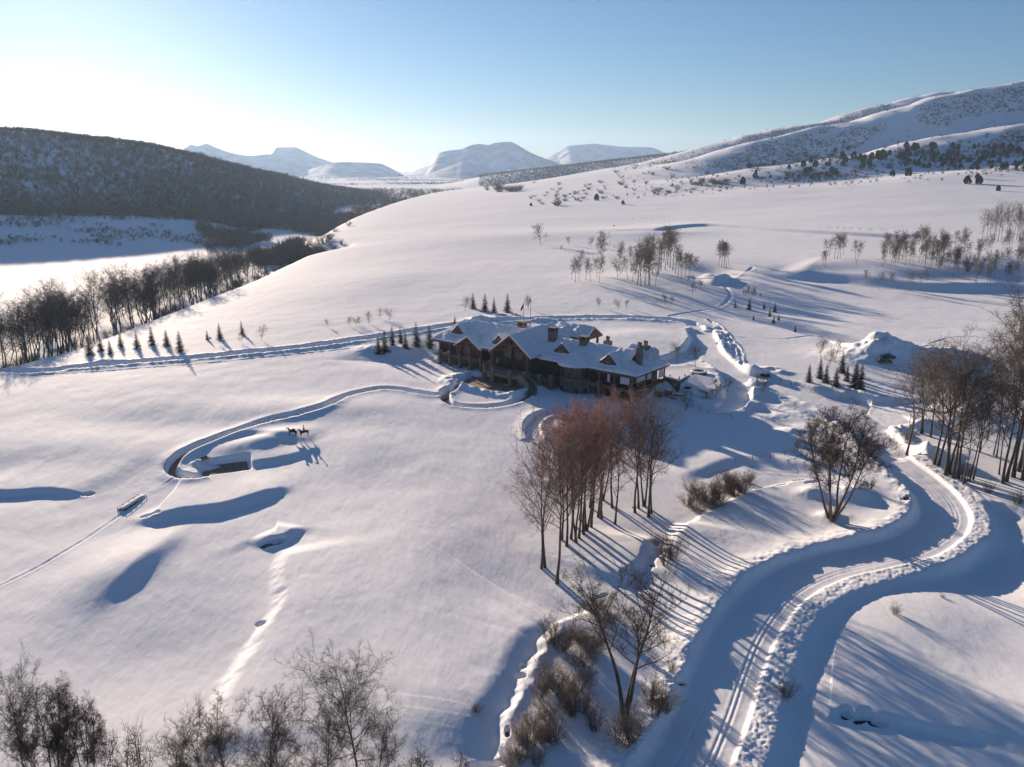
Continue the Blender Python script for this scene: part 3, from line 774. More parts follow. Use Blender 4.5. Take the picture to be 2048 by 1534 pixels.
# keep dormer and gable faces sharp: limit the smoothing where the envelope jumps
jump = np.abs(Zsm - Zs) > 0.28
Zsm = np.where(jump, np.where(Zsm < Zs, Zs, Zs), Zsm)
drift = 0.68 + 0.50 * fbm(GA/6, GBm/4, 3, 501) + 0.22 * fbm(GA/1.6, GBm/1.6, 2, 502)
drift = np.clip(drift, 0.28, 1.3) * (0.55 + 0.45 * dist)
for ac, bf, w, k, h in DORM:      # wind scoop in front of each dormer
    drift = drift * (1 - 0.85 * np.exp(-((GA - ac) / (w * 0.8)) ** 2 - ((GBm - bf + 0.9) / 0.9) ** 2))
bare = ((np.abs(GA - 40.0) < 1.7) & (np.abs(GBm - 8.3) < 1.4)) | ((np.abs(GA - 3.2) < 1.9) & (GBm > 6) & (GBm < 9))
bare |= ((np.abs(GA - 58.2) < 1.9) & (np.abs(GBm - 12.2) < 1.5)) | ((np.abs(GA - 26.8) < 1.8) & (np.abs(GBm - 8.2) < 1.3)) | ((np.abs(GA - 20.6) < 1.9) & (np.abs(GBm - 13.9) < 1.4)) | ((np.abs(GA - 39.4) < 0.9) & (GBm < 2.5) & (GBm > -1.2)) | ((np.abs(GA - 5.6) < 1.9) & (np.abs(GBm - 14.6) < 1.5))
bare = bare & (fbm(GA/1.5, GBm/1.5, 2, 510) > -0.3)
drift = np.where(bare, 0.05, drift)
snow_top = Zsm + drift
link("snow_cover", grid_mesh(snow_top, RZ + 0.02, mask, "snow_cover", SNOWR, True), roof)

# gable and dormer faces (wooden), set just in front of the roof step
def tri_wall(ac, bf, w, ztop, k, zbot, name, m, curve=0.0, parent=None):
    b = LB(); n = 8; top = []
    for i in range(-n, n+1):
        x = w*i/n; top.append((ac + x, ztop - k*abs(x)*(1 - curve*abs(x))))
    V = [(a, bf, zbot if a not in () else zbot) for a, z in top] + [(a, bf, max(z, zbot)) for a, z in top]
    V2 = [(a, bf+0.25, z) for a, bb, z in V]; N = len(top)
    b.add(V + V2, [(i, i+1, N+i+1, N+i) for i in range(N-1)] + [(2*N+i+1, 2*N+i, 3*N+i, 3*N+i+1) for i in range(N-1)])
    return b.build(name, m, parent or LODGE)
for ac, bf, w, k, h in DORM:
    s0 = 0.50 + 0.12 * float(sst(38, 60, ac)); base = 6.1 + (bf + 1.3) * s0
    d = tri_wall(ac, bf - 0.42, w*0.93, base + h + 0.1, k, base + 0.15, "dormer", DORMW, 0.04)
    lpart(lambda b: (b.box(ac-0.75, ac+0.75, bf-0.50, bf-0.44, base+0.5, base+1.4)), "window", GLASS, d)
tri_wall(49.2, -2.4, 9.0, 13.3, 0.745, 0.9, "hall_gable", WOOD)
tri_wall(72.6, -0.7, 6.4, 9.4, 0.63, 0.9, "wing_gable", WOOD)
# gable at the right-hand hip, and ends of the entrance canopy (faces turned along the building)
def end_gable(a0, bc, w, ztop, k, zbot, name, m, t=0.25):
    b = LB(); n = 8; top = [(bc + w*i/n, ztop - k*abs(w*i/n)) for i in range(-n, n+1)]; N = len(top)
    V = [(a0, y, zbot) for y, z in top] + [(a0, y, max(z, zbot)) for y, z in top]; V2 = [(a0+t, y, z) for x, y, z in V]
    b.add(V + V2, [(i+1, i, N+i, N+i+1) for i in range(N-1)] + [(2*N+i, 2*N+i+1, 3*N+i+1, 3*N+i) for i in range(N-1)])
    return b.build(name, m, LODGE)
end_gable(4.75, 10.1, 5.9, 12.1, 0.52, 9.0, "end_gable", DORMW)
end_gable(34.9, 28, 5.0, 13.0, 0.66, 9.4, "canopy_gable", TIMBER)
end_gable(50.4, 28, 5.0, 13.0, 0.66, 9.4, "canopy_gable", TIMBER)

# walls
w1 = lpart(lambda b: b.box(0.2, 91, 1.4, 20, -4.2, 0.5), "lower_wall", STONE)
w2 = lpart(lambda b: (b.box(2.6, 17.5, 2.6, 19.4, 0.9, 6.6), b.box(30, 39.5, 1.0, 19.4, 0.9, 6.6), b.box(39.5, 59, -2.2, 19.4, 0.9, 7.2), b.box(59, 90.6, 1.8, 19.4, 0.9, 6.6)), "upper_wall", WOOD)
lpart(lambda b: b.box(-0.6, 91.6, -1.2, 1.3, 0.45, 0.9), "balcony_floor", TIMBER)
lpart(lambda b: b.box(-0.6, 2.5, 1.3, 20.2, 0.5, 0.9), "veranda_floor", TIMBER)
lpart(lambda b: (b.box(35, 50.3, 23.6, 24.4, 6.8, 9.4),), "canopy_beam", TIMBER)
# two-storey stone piers along both wings with timber posts above
cols = [0.3, 7.0, 12.9, 87.7, 82.4, 77.0, 71.6, 66.2, 61.2]
for a in cols:
    p = lpart(lambda b: (b.box(a-0.55, a+0.55, -2.0, -0.9, -4.2, 2.4), b.box(a-0.68, a+0.68, -2.13, -0.77, -4.2, -2.6)), "stone_pier", STONE2)
    bevel(p, 0.06)
    lpart(lambda b: b.box(a-0.72, a+0.72, -2.17, -0.73, 2.4, 2.6), "cap", CAP, p)
    lpart(lambda b: b.box(a-0.22, a+0.22, -1.6, -1.16, 2.6, 5.7), "post", TIMBER, p)
for bq in (6.2, 12.6, 19.4):
    lpart(lambda b: b.box(-0.3, 0.14, bq-0.22, bq+0.22, 0.9, 5.9), "post", TIMBER)
    lpart(lambda b: b.box(-0.45, 0.19, bq-0.5, bq+0.5, -4, 0.45), "buttress", STONE2)
for q0, q1 in [((-0.4,-1.45,5.85),(17.2,-1.45,5.85)),((-0.9,-1.2,5.85),(-0.9,20.5,5.85)),((60,-1.45,5.85),(66,-1.45,5.85)),((79.4,-1.45,5.85),(91.6,-1.45,5.85))]:
    lpart(lambda b: b.bar(q0, q1, 0.35, 0.35), "eave_beam", TIMBER)
# balcony railings, solid boards with a top rail
def rail(b, a0, a1, bb, z0=0.95, z1=1.75):
    b.box(a0, a1, bb-0.05, bb+0.05, z0, z1-0.1); b.bar((a0, bb, z1), (a1, bb, z1), 0.2, 0.12)
cs = sorted(cols)
for x0, x1 in zip(cs[:-1], cs[1:]):
    if x1 - x0 < 8: lpart(lambda b: rail(b, x0+0.58, x1-0.58, -1.4), "railing", RAIL)
lpart(lambda b: rail(b, 13.5, 18.2, -1.4), "railing", RAIL)
lpart(lambda b: (b.box(-0.46,-0.36,-0.8,19.9,0.95,1.6), b.bar((-0.41,-0.8,1.7),(-0.41,19.9,1.7),0.2,0.12)), "railing", WOOD)
# pale weather panels under the right-hand eaves
lpart(lambda b: (b.box(1.1, 4.6, -1.62, -1.56, 3.2, 5.5), ), "weather_screen", CURT)
lpart(lambda b: (b.box(-0.62, -0.56, 0.2, 5.6, 3.9, 5.5),), "weather_screen", CURT)
lpart(lambda b: (b.box(-0.62, -0.56, 6.9, 9.6, 3.6, 5.5),), "weather_screen", CURT)
lpart(lambda b: (b.box(-0.62, -0.56, 14.6, 18.2, 2.6, 5.5),), "weather_screen", CURT)
lpart(lambda b: (b.box(9.4, 10.4, -0.42, -0.36, 2.6, 5.4),), "weather_screen", CURT)
# windows and doors: frame + pane, lower arcade and upper rooms
def window(a, bb, z0, w, h, arch=False, fm=TIMBER, along=True, nv=3, nh=2, pm=GLASS, name="window"):
    def fr(b):
        t = 0.12
        def bx(x0, x1, zz0, zz1):
            if along: b.box(x0, x1, bb-0.1, bb+0.04, zz0, zz1)
            else: b.box(bb-0.1, bb+0.04, x0, x1, zz0, zz1)
        bx(a-w/2-t, a+w/2+t, z0-t, z0); bx(a-w/2-t, a+w/2+t, z0+h, z0+h+t)
        bx(a-w/2-t, a-w/2, z0, z0+h); bx(a+w/2, a+w/2+t, z0, z0+h)
        for i in range(1, nv): bx(a-w/2+w*i/nv-0.04, a-w/2+w*i/nv+0.04, z0, z0+h)
    f = lpart(fr, name, fm)
    def pn(b):
        if along: b.box(a-w/2, a+w/2, bb-0.03, bb+0.02, z0, z0+h)
        else: b.box(bb-0.03, bb+0.02, a-w/2, a+w/2, z0, z0+h)
    lpart(pn, "pane", pm, f); return f
for x0, x1 in [(0.3,7.0),(7.0,12.9),(12.9,17.5)]+[(cs[i], cs[i+1]) for i in range(3, len(cs)-1)]:
    c = (x0+x1)/2; window(c, 1.36, -2.8, min(3.4, x1-x0-2.0), 2.5, nv=4)
for c in (64, 69, 74, 79.5, 85): window(c, 1.76, 1.2, 3.4, 2.6, nv=3)
for c in (5, 10, 15): window(c, 2.56, 1.2, 3.2, 2.7, nv=4)
for c in (33, 37): window(c, 0.96, 1.6, 2.4, 2.6, nv=3)
for c in (42.5, 46.5, 52, 56): window(c, -2.68, 1.2, 2.6, 3.0, nv=3)
for c in (46.6, 51.8): window(c, -2.68, 5.2, 3.2, 3.4, nv=4)
window(72.6, -0.98, 1.2, 4.2, 4.6, nv=4)
for c, z in ((8.5,-1.5),(11.0,-1.5),(15.5,-0.8)): window(c, 0.16, z, 0.6, 1.0, along=False, nv=1, fm=STONE2)
# big hall truss and the smaller one of the wing
def truss(ac, bb, hw, zt, k, name="truss"):
    def f(b):
        ze = zt - k*hw
        b.bar((ac-hw, bb, ze), (ac+0.0, bb, zt), 0.42, 0.55, (0,1,0)); b.bar((ac+hw, bb, ze), (ac, bb, zt), 0.42, 0.55, (0,1,0))
        s = hw/9.0
        b.bar((ac, bb, zt-0.4), (ac, bb, zt-3.8*s), 0.34); b.bar((ac-3.9*s, bb, zt-k*4.1*s-0.1), (ac+3.9*s, bb, zt-k*4.1*s-0.1), 0.32)
        for sg in (-1, 1):
            b.bar((ac, bb, zt-3.6*s), (ac+sg*2.6*s, bb, zt-k*2.6*s-0.3), 0.26)
            b.bar((ac+sg*4.0*s, bb, zt-k*4.0*s-0.3), (ac+sg*4.0*s, bb, zt-k*4.0*s-2.9*s), 0.3)
            b.bar((ac+sg*4.0*s, bb, zt-k*4.0*s-2.5*s), (ac+sg*7.4*s, bb, zt-k*4.0*s-2.5*s), 0.3)
            b.bar((ac+sg*0.1*s, bb, zt-3.7*s), (ac+sg*4.0*s, bb, zt-k*4.0*s-2.3*s), 0.26)
    return lpart(f, name, TIMBER)
truss(49.2, -4.9, 9.2, 13.5, 0.745); truss(49.2, -2.9, 8.6, 13.0, 0.745); truss(72.6, -2.0, 6.5, 9.5, 0.63)
for a in (41.2, 57.3):
    p = lpart(lambda b: b.box(a-0.65, a+0.65, -5.5, -4.2, 0.9, 2.4), "pier_base", STONE2); bevel(p, 0.05)
    lpart(lambda b: b.box(a-0.28, a+0.28, -5.13, -4.57, 2.4, 7.6), "post", TIMBER, p)
for a in (67.2, 78.0): lpart(lambda b: b.box(a-0.2, a+0.2, -2.2, -1.8, 2.6, 6.0), "post", TIMBER)
# raised terrace in front of the hall with bowed front
def arcpts(n=14, r=0.0):
    out = []
    for i in range(n+1):
        t = i/n; a = 39.0 + (57.5-39.0)*t; out.append((a, -9.2 - 1.6*math.sin(math.pi*t) - r))
    return out
AP = arcpts()
def deck(b):
    b.prism(([(57.5,-2.0)] + AP[::-1] + [(39.0,-2.0)])[::-1], 0.35, 0.9)
lpart(deck, "terrace_floor", CAP)
def strip(b, P, z0, z1, t):
    for (x0, y0), (x1, y1) in zip(P[:-1], P[1:]): b.bar((x0,y0,(z0+z1)/2), (x1,y1,(z0+z1)/2), t, z1-z0)
lpart(lambda b: strip(b, AP, -0.1, 1.25, 0.35), "parapet", STONE2)
lpart(lambda b: strip(b, AP, 1.85, 1.97, 0.22), "handrail", CAP)
lpart(lambda b: b.box(40.5, 56.5, -4.5, -4.1, -3.2, 0.35), "undercroft_wall", WOOD)
for c in (43.5, 47.2, 51.0, 54.4): window(c, -4.55, -2.8, 2.4, 2.5, nv=2, name="door")
for i in (0, 4, 10, 14):
    a, bb = AP[i]
    p = lpart(lambda b: (b.box(a-0.6, a+0.6, bb-0.6, bb+0.6, -3.6, 2.7), b.box(a-0.72,a+0.72,bb-0.72,bb+0.72,-3.6,-2.2)), "stone_pier", STONE2); bevel(p, 0.06)
    lpart(lambda b: b.box(a-0.75, a+0.75, bb-0.75, bb+0.75, 2.7, 2.95), "cap", CAP, p)
for a, bb in ((34.6,-6.2), (30.6,-4.6)):
    p = lpart(lambda b: b.box(a-0.6, a+0.6, bb-0.6, bb+0.6, -3.8, 2.0), "stone_pier", STONE2); bevel(p, 0.06)
    lpart(lambda b: b.box(a-0.75, a+0.75, bb-0.75, bb+0.75, 2.0, 2.25), "cap", CAP, p)
lpart(lambda b: (b.box(30.8, 39.0, -4.6, -4.2, -3.6, 1.0), b.box(30.8,39.0,-4.2,1.0,0.5,0.9)), "terrace_wall", STONE)
lpart(lambda b: b.box(58, 60.6, -3.4, -1.0, -3.6, 1.2), "planter_wall", STONE2)
# curved stair from the terrace to the forecourt
def stair(b):
    C = (41.5, -18.0); n = 20
    for i in range(n):
        t0 = i/n; t1 = (i+1)/n
        def pt(t, r): 
            an = rad(90 + 78*t)*1.0
            return (C[0] + r*math.cos(an)*1.12, C[1] + r*math.sin(an))
        z = 0.9 - 3.9*t1
        P = [pt(t0, 8.6), pt(t1, 8.6), pt(t1, 10.8), pt(t0, 10.8)]
        b.prism(P[::-1] if True else P, -4.0, z + 0.18)
def stairw(b, r):
    C = (41.5, -18.0); n = 20; prev = None
    for i in range(n+1):
        t = i/n; an = rad(90 + 78*t); p = (C[0] + r*math.cos(an)*1.12, C[1] + r*math.sin(an), 1.9 - 3.9*t)
        if prev: b.bar((prev[0], prev[1], prev[2]-1.4), (p[0], p[1], p[2]-1.4), 0.35, 2.8)
        prev = p
st = lpart(stair, "stairway", STONE2)
lpart(lambda b: stairw(b, 8.4), "stair_wall", CAP, st); lpart(lambda b: stairw(b, 11.0), "stair_wall", CAP, st)
# octagonal bay
def octo(r, n=12): return [(24 + r*math.cos(2*math.pi*(i+0.5)/n), 2.2 + r*math.sin(2*math.pi*(i+0.5)/n)) for i in range(n)]
lpart(lambda b: b.prism(octo(6.3)[::-1], -5.0, 1.6), "bay_base", STONE)
lpart(lambda b: b.prism(octo(6.0)[::-1], 1.6, 6.3), "bay_wall", TIMBER)
lpart(lambda b: b.prism(octo(6.5)[::-1], 1.5, 1.72), "bay_sill", CAP)
O = octo(6.02)
for i in range(5, 11):
    (x0,y0),(x1,y1) = O[i], O[(i+1)%12]
    cx, cy = (x0+x1)/2, (y0+y1)/2; dx, dy = x1-x0, y1-y0; L_ = math.hypot(dx,dy); dx/=L_; dy/=L_; nx, ny = cx-24, cy-2.2; nl = math.hypot(nx,ny); nx/=nl; ny/=nl
    if i % 2 == 0 and False: continue
    def pane(b, o=0.05, hw=1.15, z0=2.1, z1=5.7):
        P = [(cx+dx*s*hw+nx*(o+q), cy+dy*s*hw+ny*(o+q)) for q in (0,0.05) for s in (-1,1)]
        V = [(x,y,z) for z in (z0,z1) for (x,y) in P]; b.add(V, [(0,2,3,1),(4,5,7,6),(0,1,5,4),(1,3,7,5),(3,2,6,7),(2,0,4,6)])
    g = lpart(pane, "window", GLASS)
    def bars(b):
        for s in (-1.15, -0.38, 0.38, 1.15): b.bar((cx+dx*s+nx*0.13, cy+dy*s+ny*0.13, 2.05), (cx+dx*s+nx*0.13, cy+dy*s+ny*0.13, 5.75), 0.09)
        for z in (2.05, 4.7, 5.75): b.bar((cx-dx*1.2+nx*0.13, cy-dy*1.2+ny*0.13, z), (cx+dx*1.2+nx*0.13, cy+dy*1.2+ny*0.13, z), 0.1)
    lpart(bars, "frame", RAIL, g)
    if i in (6, 7, 9):
        lpart(lambda b: pane(b, 0.32, 0.55 if i != 9 else 1.1, -3.2, -1.2), "window", GLASS)
# canopy pillars
for a, bb in ((36,24),(36,32),(49,24),(49,32)):
    lpart(lambda b: (b.box(a-0.9, a+0.9, bb-0.9, bb+0.9, -0.5, 6.6), b.box(a-0.35,a+0.35,bb-0.35,bb+0.35,6.6,9.9)), "canopy_pillar", STONE2)
lpart(lambda b: (b.box(40, 52, 20, 24, 0, 9.4),), "entry_wall", WOOD)
# chimneys
def chimney(a, bb, w, d, z0, z1, kind="vent"):
    c = lpart(lambda b: (b.box(a-w/2, a+w/2, bb-d/2, bb+d/2, z0, z1-1.5), b.box(a-w/2-0.12,a+w/2+0.12,bb-d/2-0.12,bb+d/2+0.12,z1-1.62,z1-1.48)) if kind == "vent" else b.box(a-w/2, a+w/2, bb-d/2, bb+d/2, z0, z1), "chimney", STONE2, roof); bevel(c, 0.05)
    if kind == "vent":
        lpart(lambda b: [b.box(a+s*(w/2-0.25)-0.2, a+s*(w/2-0.25)+0.2, bb+q*(d/2-0.25)-0.2, bb+q*(d/2-0.25)+0.2, z1-1.48, z1-0.3) for s in (-1,0,1) for q in (-1,1)] and b.box(a-w/2+0.5,a+w/2-0.5,bb-d/2+0.5,bb+d/2-0.5,z1-1.48,z1-0.35), "vent", POTM, roof)
        for s_ in (-1, 1):
            for q in (-1, 1): lpart(lambda b: b.box(a+s_*(w/2-0.2)-0.22, a+s_*(w/2-0.2)+0.22, bb+q*(d/2-0.2)-0.22, bb+q*(d/2-0.2)+0.22, z1-1.48, z1-0.28), "vent_post", STONE2, roof)
        lpart(lambda b: b.box(a-w/2-0.2, a+w/2+0.2, bb-d/2-0.2, bb+d/2+0.2, z1-0.28, z1), "chimney_cap", CAP, roof)
    else:
        for s in (-0.5, 0.5):
            lpart(lambda b: b.lathe([(0.36,z1),(0.30,z1+0.2),(0.30,z1+1.0),(0.42,z1+1.15),(0.42,z1+1.5),(0.2,z1+1.7)], 10, (a+s, bb+s*0.4)), "chimney_pot", POTM, roof)
chimney(58.2, 13.5, 3.0, 2.2, 9, 15.3); chimney(40.2, 9.0, 2.9, 2.2, 8, 16.0); chimney(26.8, 9.6, 3.0, 2.2, 8, 14.4)
chimney(20.6, 15.2, 2.6, 2.0, 9, 12.6, "pots"); chimney(3.4, 8.0, 1.8, 1.6, 7, 14.0, "pots"); chimney(5.6, 15.8, 2.8, 2.2, 8, 12.9, "pots2")
# creeper and bare shrubs on the recessed wall, lamp brackets
def vines(b):
    rnd = random.Random(4)
    for k in range(420):
        a = rnd.uniform(30.5, 40.5); z = rnd.uniform(1.0, 6.8); bb = 0.5 - rnd.uniform(0, 1.6)
        d = Vector((rnd.gauss(0,1), rnd.gauss(0,0.5), rnd.gauss(0.2,1))).normalized() * rnd.uniform(0.3, 0.9)
        p = Vector((a, bb, z)); q = d.cross(Vector((0,1,0.3))).normalized() * 0.12
        b.add([p-q, p+q, p+d], (), [(0,1,2)])
lpart(vines, "creeper", VINE)

# ------------------------------------------------------------------ yard, retaining walls, garage mouth
def lobj(name, loc_ab, z, label, cat, group=None):
    p = L2W(*loc_ab); e = empty(name, (p[0], p[1], z), LODGE.rotation_euler[2]); tag(e, label, cat, group); return e
def pl(e, ab, fn, name, m, smooth=False, dz=0.0):
    b = LB(); fn(b); b.V = [(v[0] + ab[0], v[1] - ab[1], v[2] - dz) for v in b.V]; return b.build(name, m, e, smooth)
RW = lobj("retaining_wall", (-4, 20), -3, "long stepped stone retaining wall running back from the lodge's right end", "wall")
def wallrun(b, P, z0, z1, t=0.6):
    for (x0,y0),(x1,y1) in zip(P[:-1], P[1:]): b.bar((x0,y0,(z0+z1)/2), (x1,y1,(z0+z1)/2), t, z1-z0)
WP = [(0.2,20.0),(-6.2,19.0),(-5.2,28.5)]
pl(RW, (-4,20), lambda b: wallrun(b, WP, -4.5, 1.7), "wall", STONE, dz=-3)
pl(RW, (-4,20), lambda b: wallrun(b, WP, 1.72, 2.25, 0.8), "snow_cap", SNOWR, dz=-3)
for k, (x, y) in enumerate([(-2.2,19.7),(-6.0,19.3),(-5.6,24)]):
    pl(RW, (-4,20), lambda b: b.box(x-0.12, x+0.12, y-0.12, y+0.12, 2.2, 3.1), "bollard_lamp", POTM, dz=-3)
PL = lobj("stone_planter", (-6.2, 33.2), 0, "octagonal stone planter with a snow rim at the end of the retaining wall", "planter")
def octc(c, r, n=8): return [(c[0]+r*math.cos(2*math.pi*(i+0.5)/n), c[1]+r*math.sin(2*math.pi*(i+0.5)/n)) for i in range(n+1)]
pl(PL, (-6.2,33.2), lambda b: wallrun(b, octc((-6.2,33.2),2.6), -2.5, 2.2, 0.5), "wall", STONE)
pl(PL, (-6.2,33.2), lambda b: wallrun(b, octc((-6.2,33.2),2.6), 2.22, 2.65, 0.75), "snow_rim", SNOWR)
GM = lobj("garage_entrance", (-11, 21), -3, "dark sunken garage entrance under a snow-covered slab beside the yard", "garage")
pl(GM, (-11,21), lambda b: (b.add([(-9.2,20,-3.4),(-12.5,27.5,-3.4),(-17.0,16.5,-3.4),(-9.2,20,0.2),(-12.5,27.5,0.2),(-17.5,17.5,-0.6)], [(0,1,4,3),(1,2,5,4)], [(3,4,5)]),), "wing_wall", STONE, dz=-3)
pl(GM, (-11,21), lambda b: b.slab([(-7.6,19.6,1.0),(-6.6,29,1.3),(-14.5,29.5,1.0),(-17.8,18.0,-0.4)], 0.9), "snow_slab", SNOWR, dz=-3)
pl(GM, (-11,21), lambda b: b.box(-10.2,-9.8, 20.5, 26.0, -3.2, 0.0), "door", GLASS, dz=-3)
# forecourt paving
PAVE = mat("brown_paving", (0.30,0.20,0.14), 0.9, noise=0.2, scale=1.2, bump=0.3, bscale=8, coord='Object')
def pave():
    b = MB(); n = 40; P = []
    for i in range(n):
        t = 2*math.pi*i/n; c = math.copysign(abs(math.cos(t))**(2/3), math.cos(t)); s_ = math.copysign(abs(math.sin(t))**(2/3), math.sin(t))
        w = L2W(51 + 11.7*c, -12.0 + 8.2*s_); P.append((w[0], w[1]))
    b.prism(P if sum(P[i][0]*P[(i+1)%n][1]-P[(i+1)%n][0]*P[i][1] for i in range(n)) > 0 else P[::-1], LZ-0.4, LZ+0.06)
    o = b.build("patio", PAVE); o["kind"] = "structure"
pave()
def ribbon(name, P, w, m, dz=0.05, s0=0, s1=None):
    P = np.array(P[s0:s1]); t = np.gradient(P[:, :2], axis=0); t /= np.linalg.norm(t, axis=1)[:, None] + 1e-9
    nrm = np.stack([-t[:,1], t[:,0]], -1); rows = []
    for o in (-w, -w/3, w/3, w): rows.append(np.column_stack([P[:,0]+nrm[:,0]*o, P[:,1]+nrm[:,1]*o, P[:,2]+dz]))
    n = len(P); V = np.vstack(rows); V[:,2] = np.maximum(sample(V[:,0], V[:,1]) + dz, V[:,2])
    Q = [(k*n+i, k*n+i+1, (k+1)*n+i+1, (k+1)*n+i) for k in range(3) for i in range(n-1)]
    struct(name, mesh_np(name, V, np.array(Q)[:, ::-1], m, True))
nA = len(PATH_A)
ribbon("footpath", PATH_A, 1.0, PAVE, 0.05, 0, int(nA*0.27)); ribbon("footpath", PATH_A, 0.8, PAVE, 0.04, int(nA*0.27), None)
ribbon("footpath", PATH_B, 0.9, PAVE, 0.05)
# ------------------------------------------------------------------ plants
BARK = mat("bark", (0.105,0.083,0.067), 0.9, noise=0.3, scale=1.2, bump=0.5, bscale=5)
TWIG = mat("twig", (0.17,0.135,0.11), 0.9, noise=0.2, scale=0.3)
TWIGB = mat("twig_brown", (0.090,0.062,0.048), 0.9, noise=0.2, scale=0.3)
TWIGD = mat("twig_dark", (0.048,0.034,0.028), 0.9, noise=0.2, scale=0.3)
TWIGR = mat("twig_red_flare", (0.42,0.235,0.18), 0.9, noise=0.3, scale=0.35)  # reddish-brown twigs; lens-flare red and backlit brightness are mixed into the colour
ASPB = mat("aspen_bark", (0.24,0.215,0.18), 0.85, noise=0.35, scale=2.5)
ASPT = mat("aspen_twig", (0.20,0.165,0.14), 0.9)
NEED = mat("needles", (0.030,0.042,0.030), 0.9, noise=0.4, scale=1.2)
JUN = mat("juniper_foliage", (0.028,0.034,0.026), 0.95, noise=0.4, scale=0.8)
PALE = mat("frosted_twig", (0.30,0.26,0.235), 0.9, noise=0.3, scale=0.8)
BRUSH = mat("brush_twig", (0.125,0.088,0.075), 0.95, noise=0.25, scale=0.3)
DRY = mat("dry_leaf", (0.17,0.085,0.055), 0.9, noise=0.3, scale=0.8)

class TM:
    """fast collector of tapered limbs"""
    def __init__(s): s.V = []; s.Q = []; s.T = []; s.n = 0
    def limb(s, pts, rads, k):
        base = s.n; m = len(pts)
        for i in range(m):
            p = pts[i]; d = pts[min(i+1,m-1)] - pts[max(i-1,0)]
            if d.length < 1e-6: d = Vector((0,0,1))
            d.normalize(); x = d.cross(Vector((0.31,0.17,0.93)) if abs(d.z) < 0.9 else Vector((1,0.1,0))); x.normalize(); y = d.cross(x)
            if i == m-1 and rads[i] <= 0.0:
                s.V.append(p); s.n += 1
                for j in range(k): s.T.append((base+(i-1)*k+j, base+(i-1)*k+(j+1)%k, s.n-1))
                return
            for j in range(k):
                a = 2*math.pi*j/k; s.V.append(p + x*(rads[i]*math.cos(a)) + y*(rads[i]*math.sin(a))); s.n += 1
            if i:
                for j in range(k): s.Q.append((base+(i-1)*k+j, base+(i-1)*k+(j+1)%k, base+i*k+(j+1)%k, base+i*k+j))
    def mesh(s, name, m, smooth=True):
        return mesh_np(name, np.array([tuple(v) for v in s.V]), [np.array(s.Q).reshape(-1,4), np.array(s.T).reshape(-1,3)], m, smooth)
def rvec(rnd): 
    return Vector((rnd.gauss(0,1), rnd.gauss(0,1), rnd.gauss(0,1))).normalized()
def path(rnd, p, d, L, n, wob, up):
    pts = [p.copy()]; d = d.normalized()
    for i in range(n):
        d = (d + rvec(rnd)*wob + Vector((0,0,up))).normalized()
        pts.append(pts[-1] + d*(L/n))
    return pts
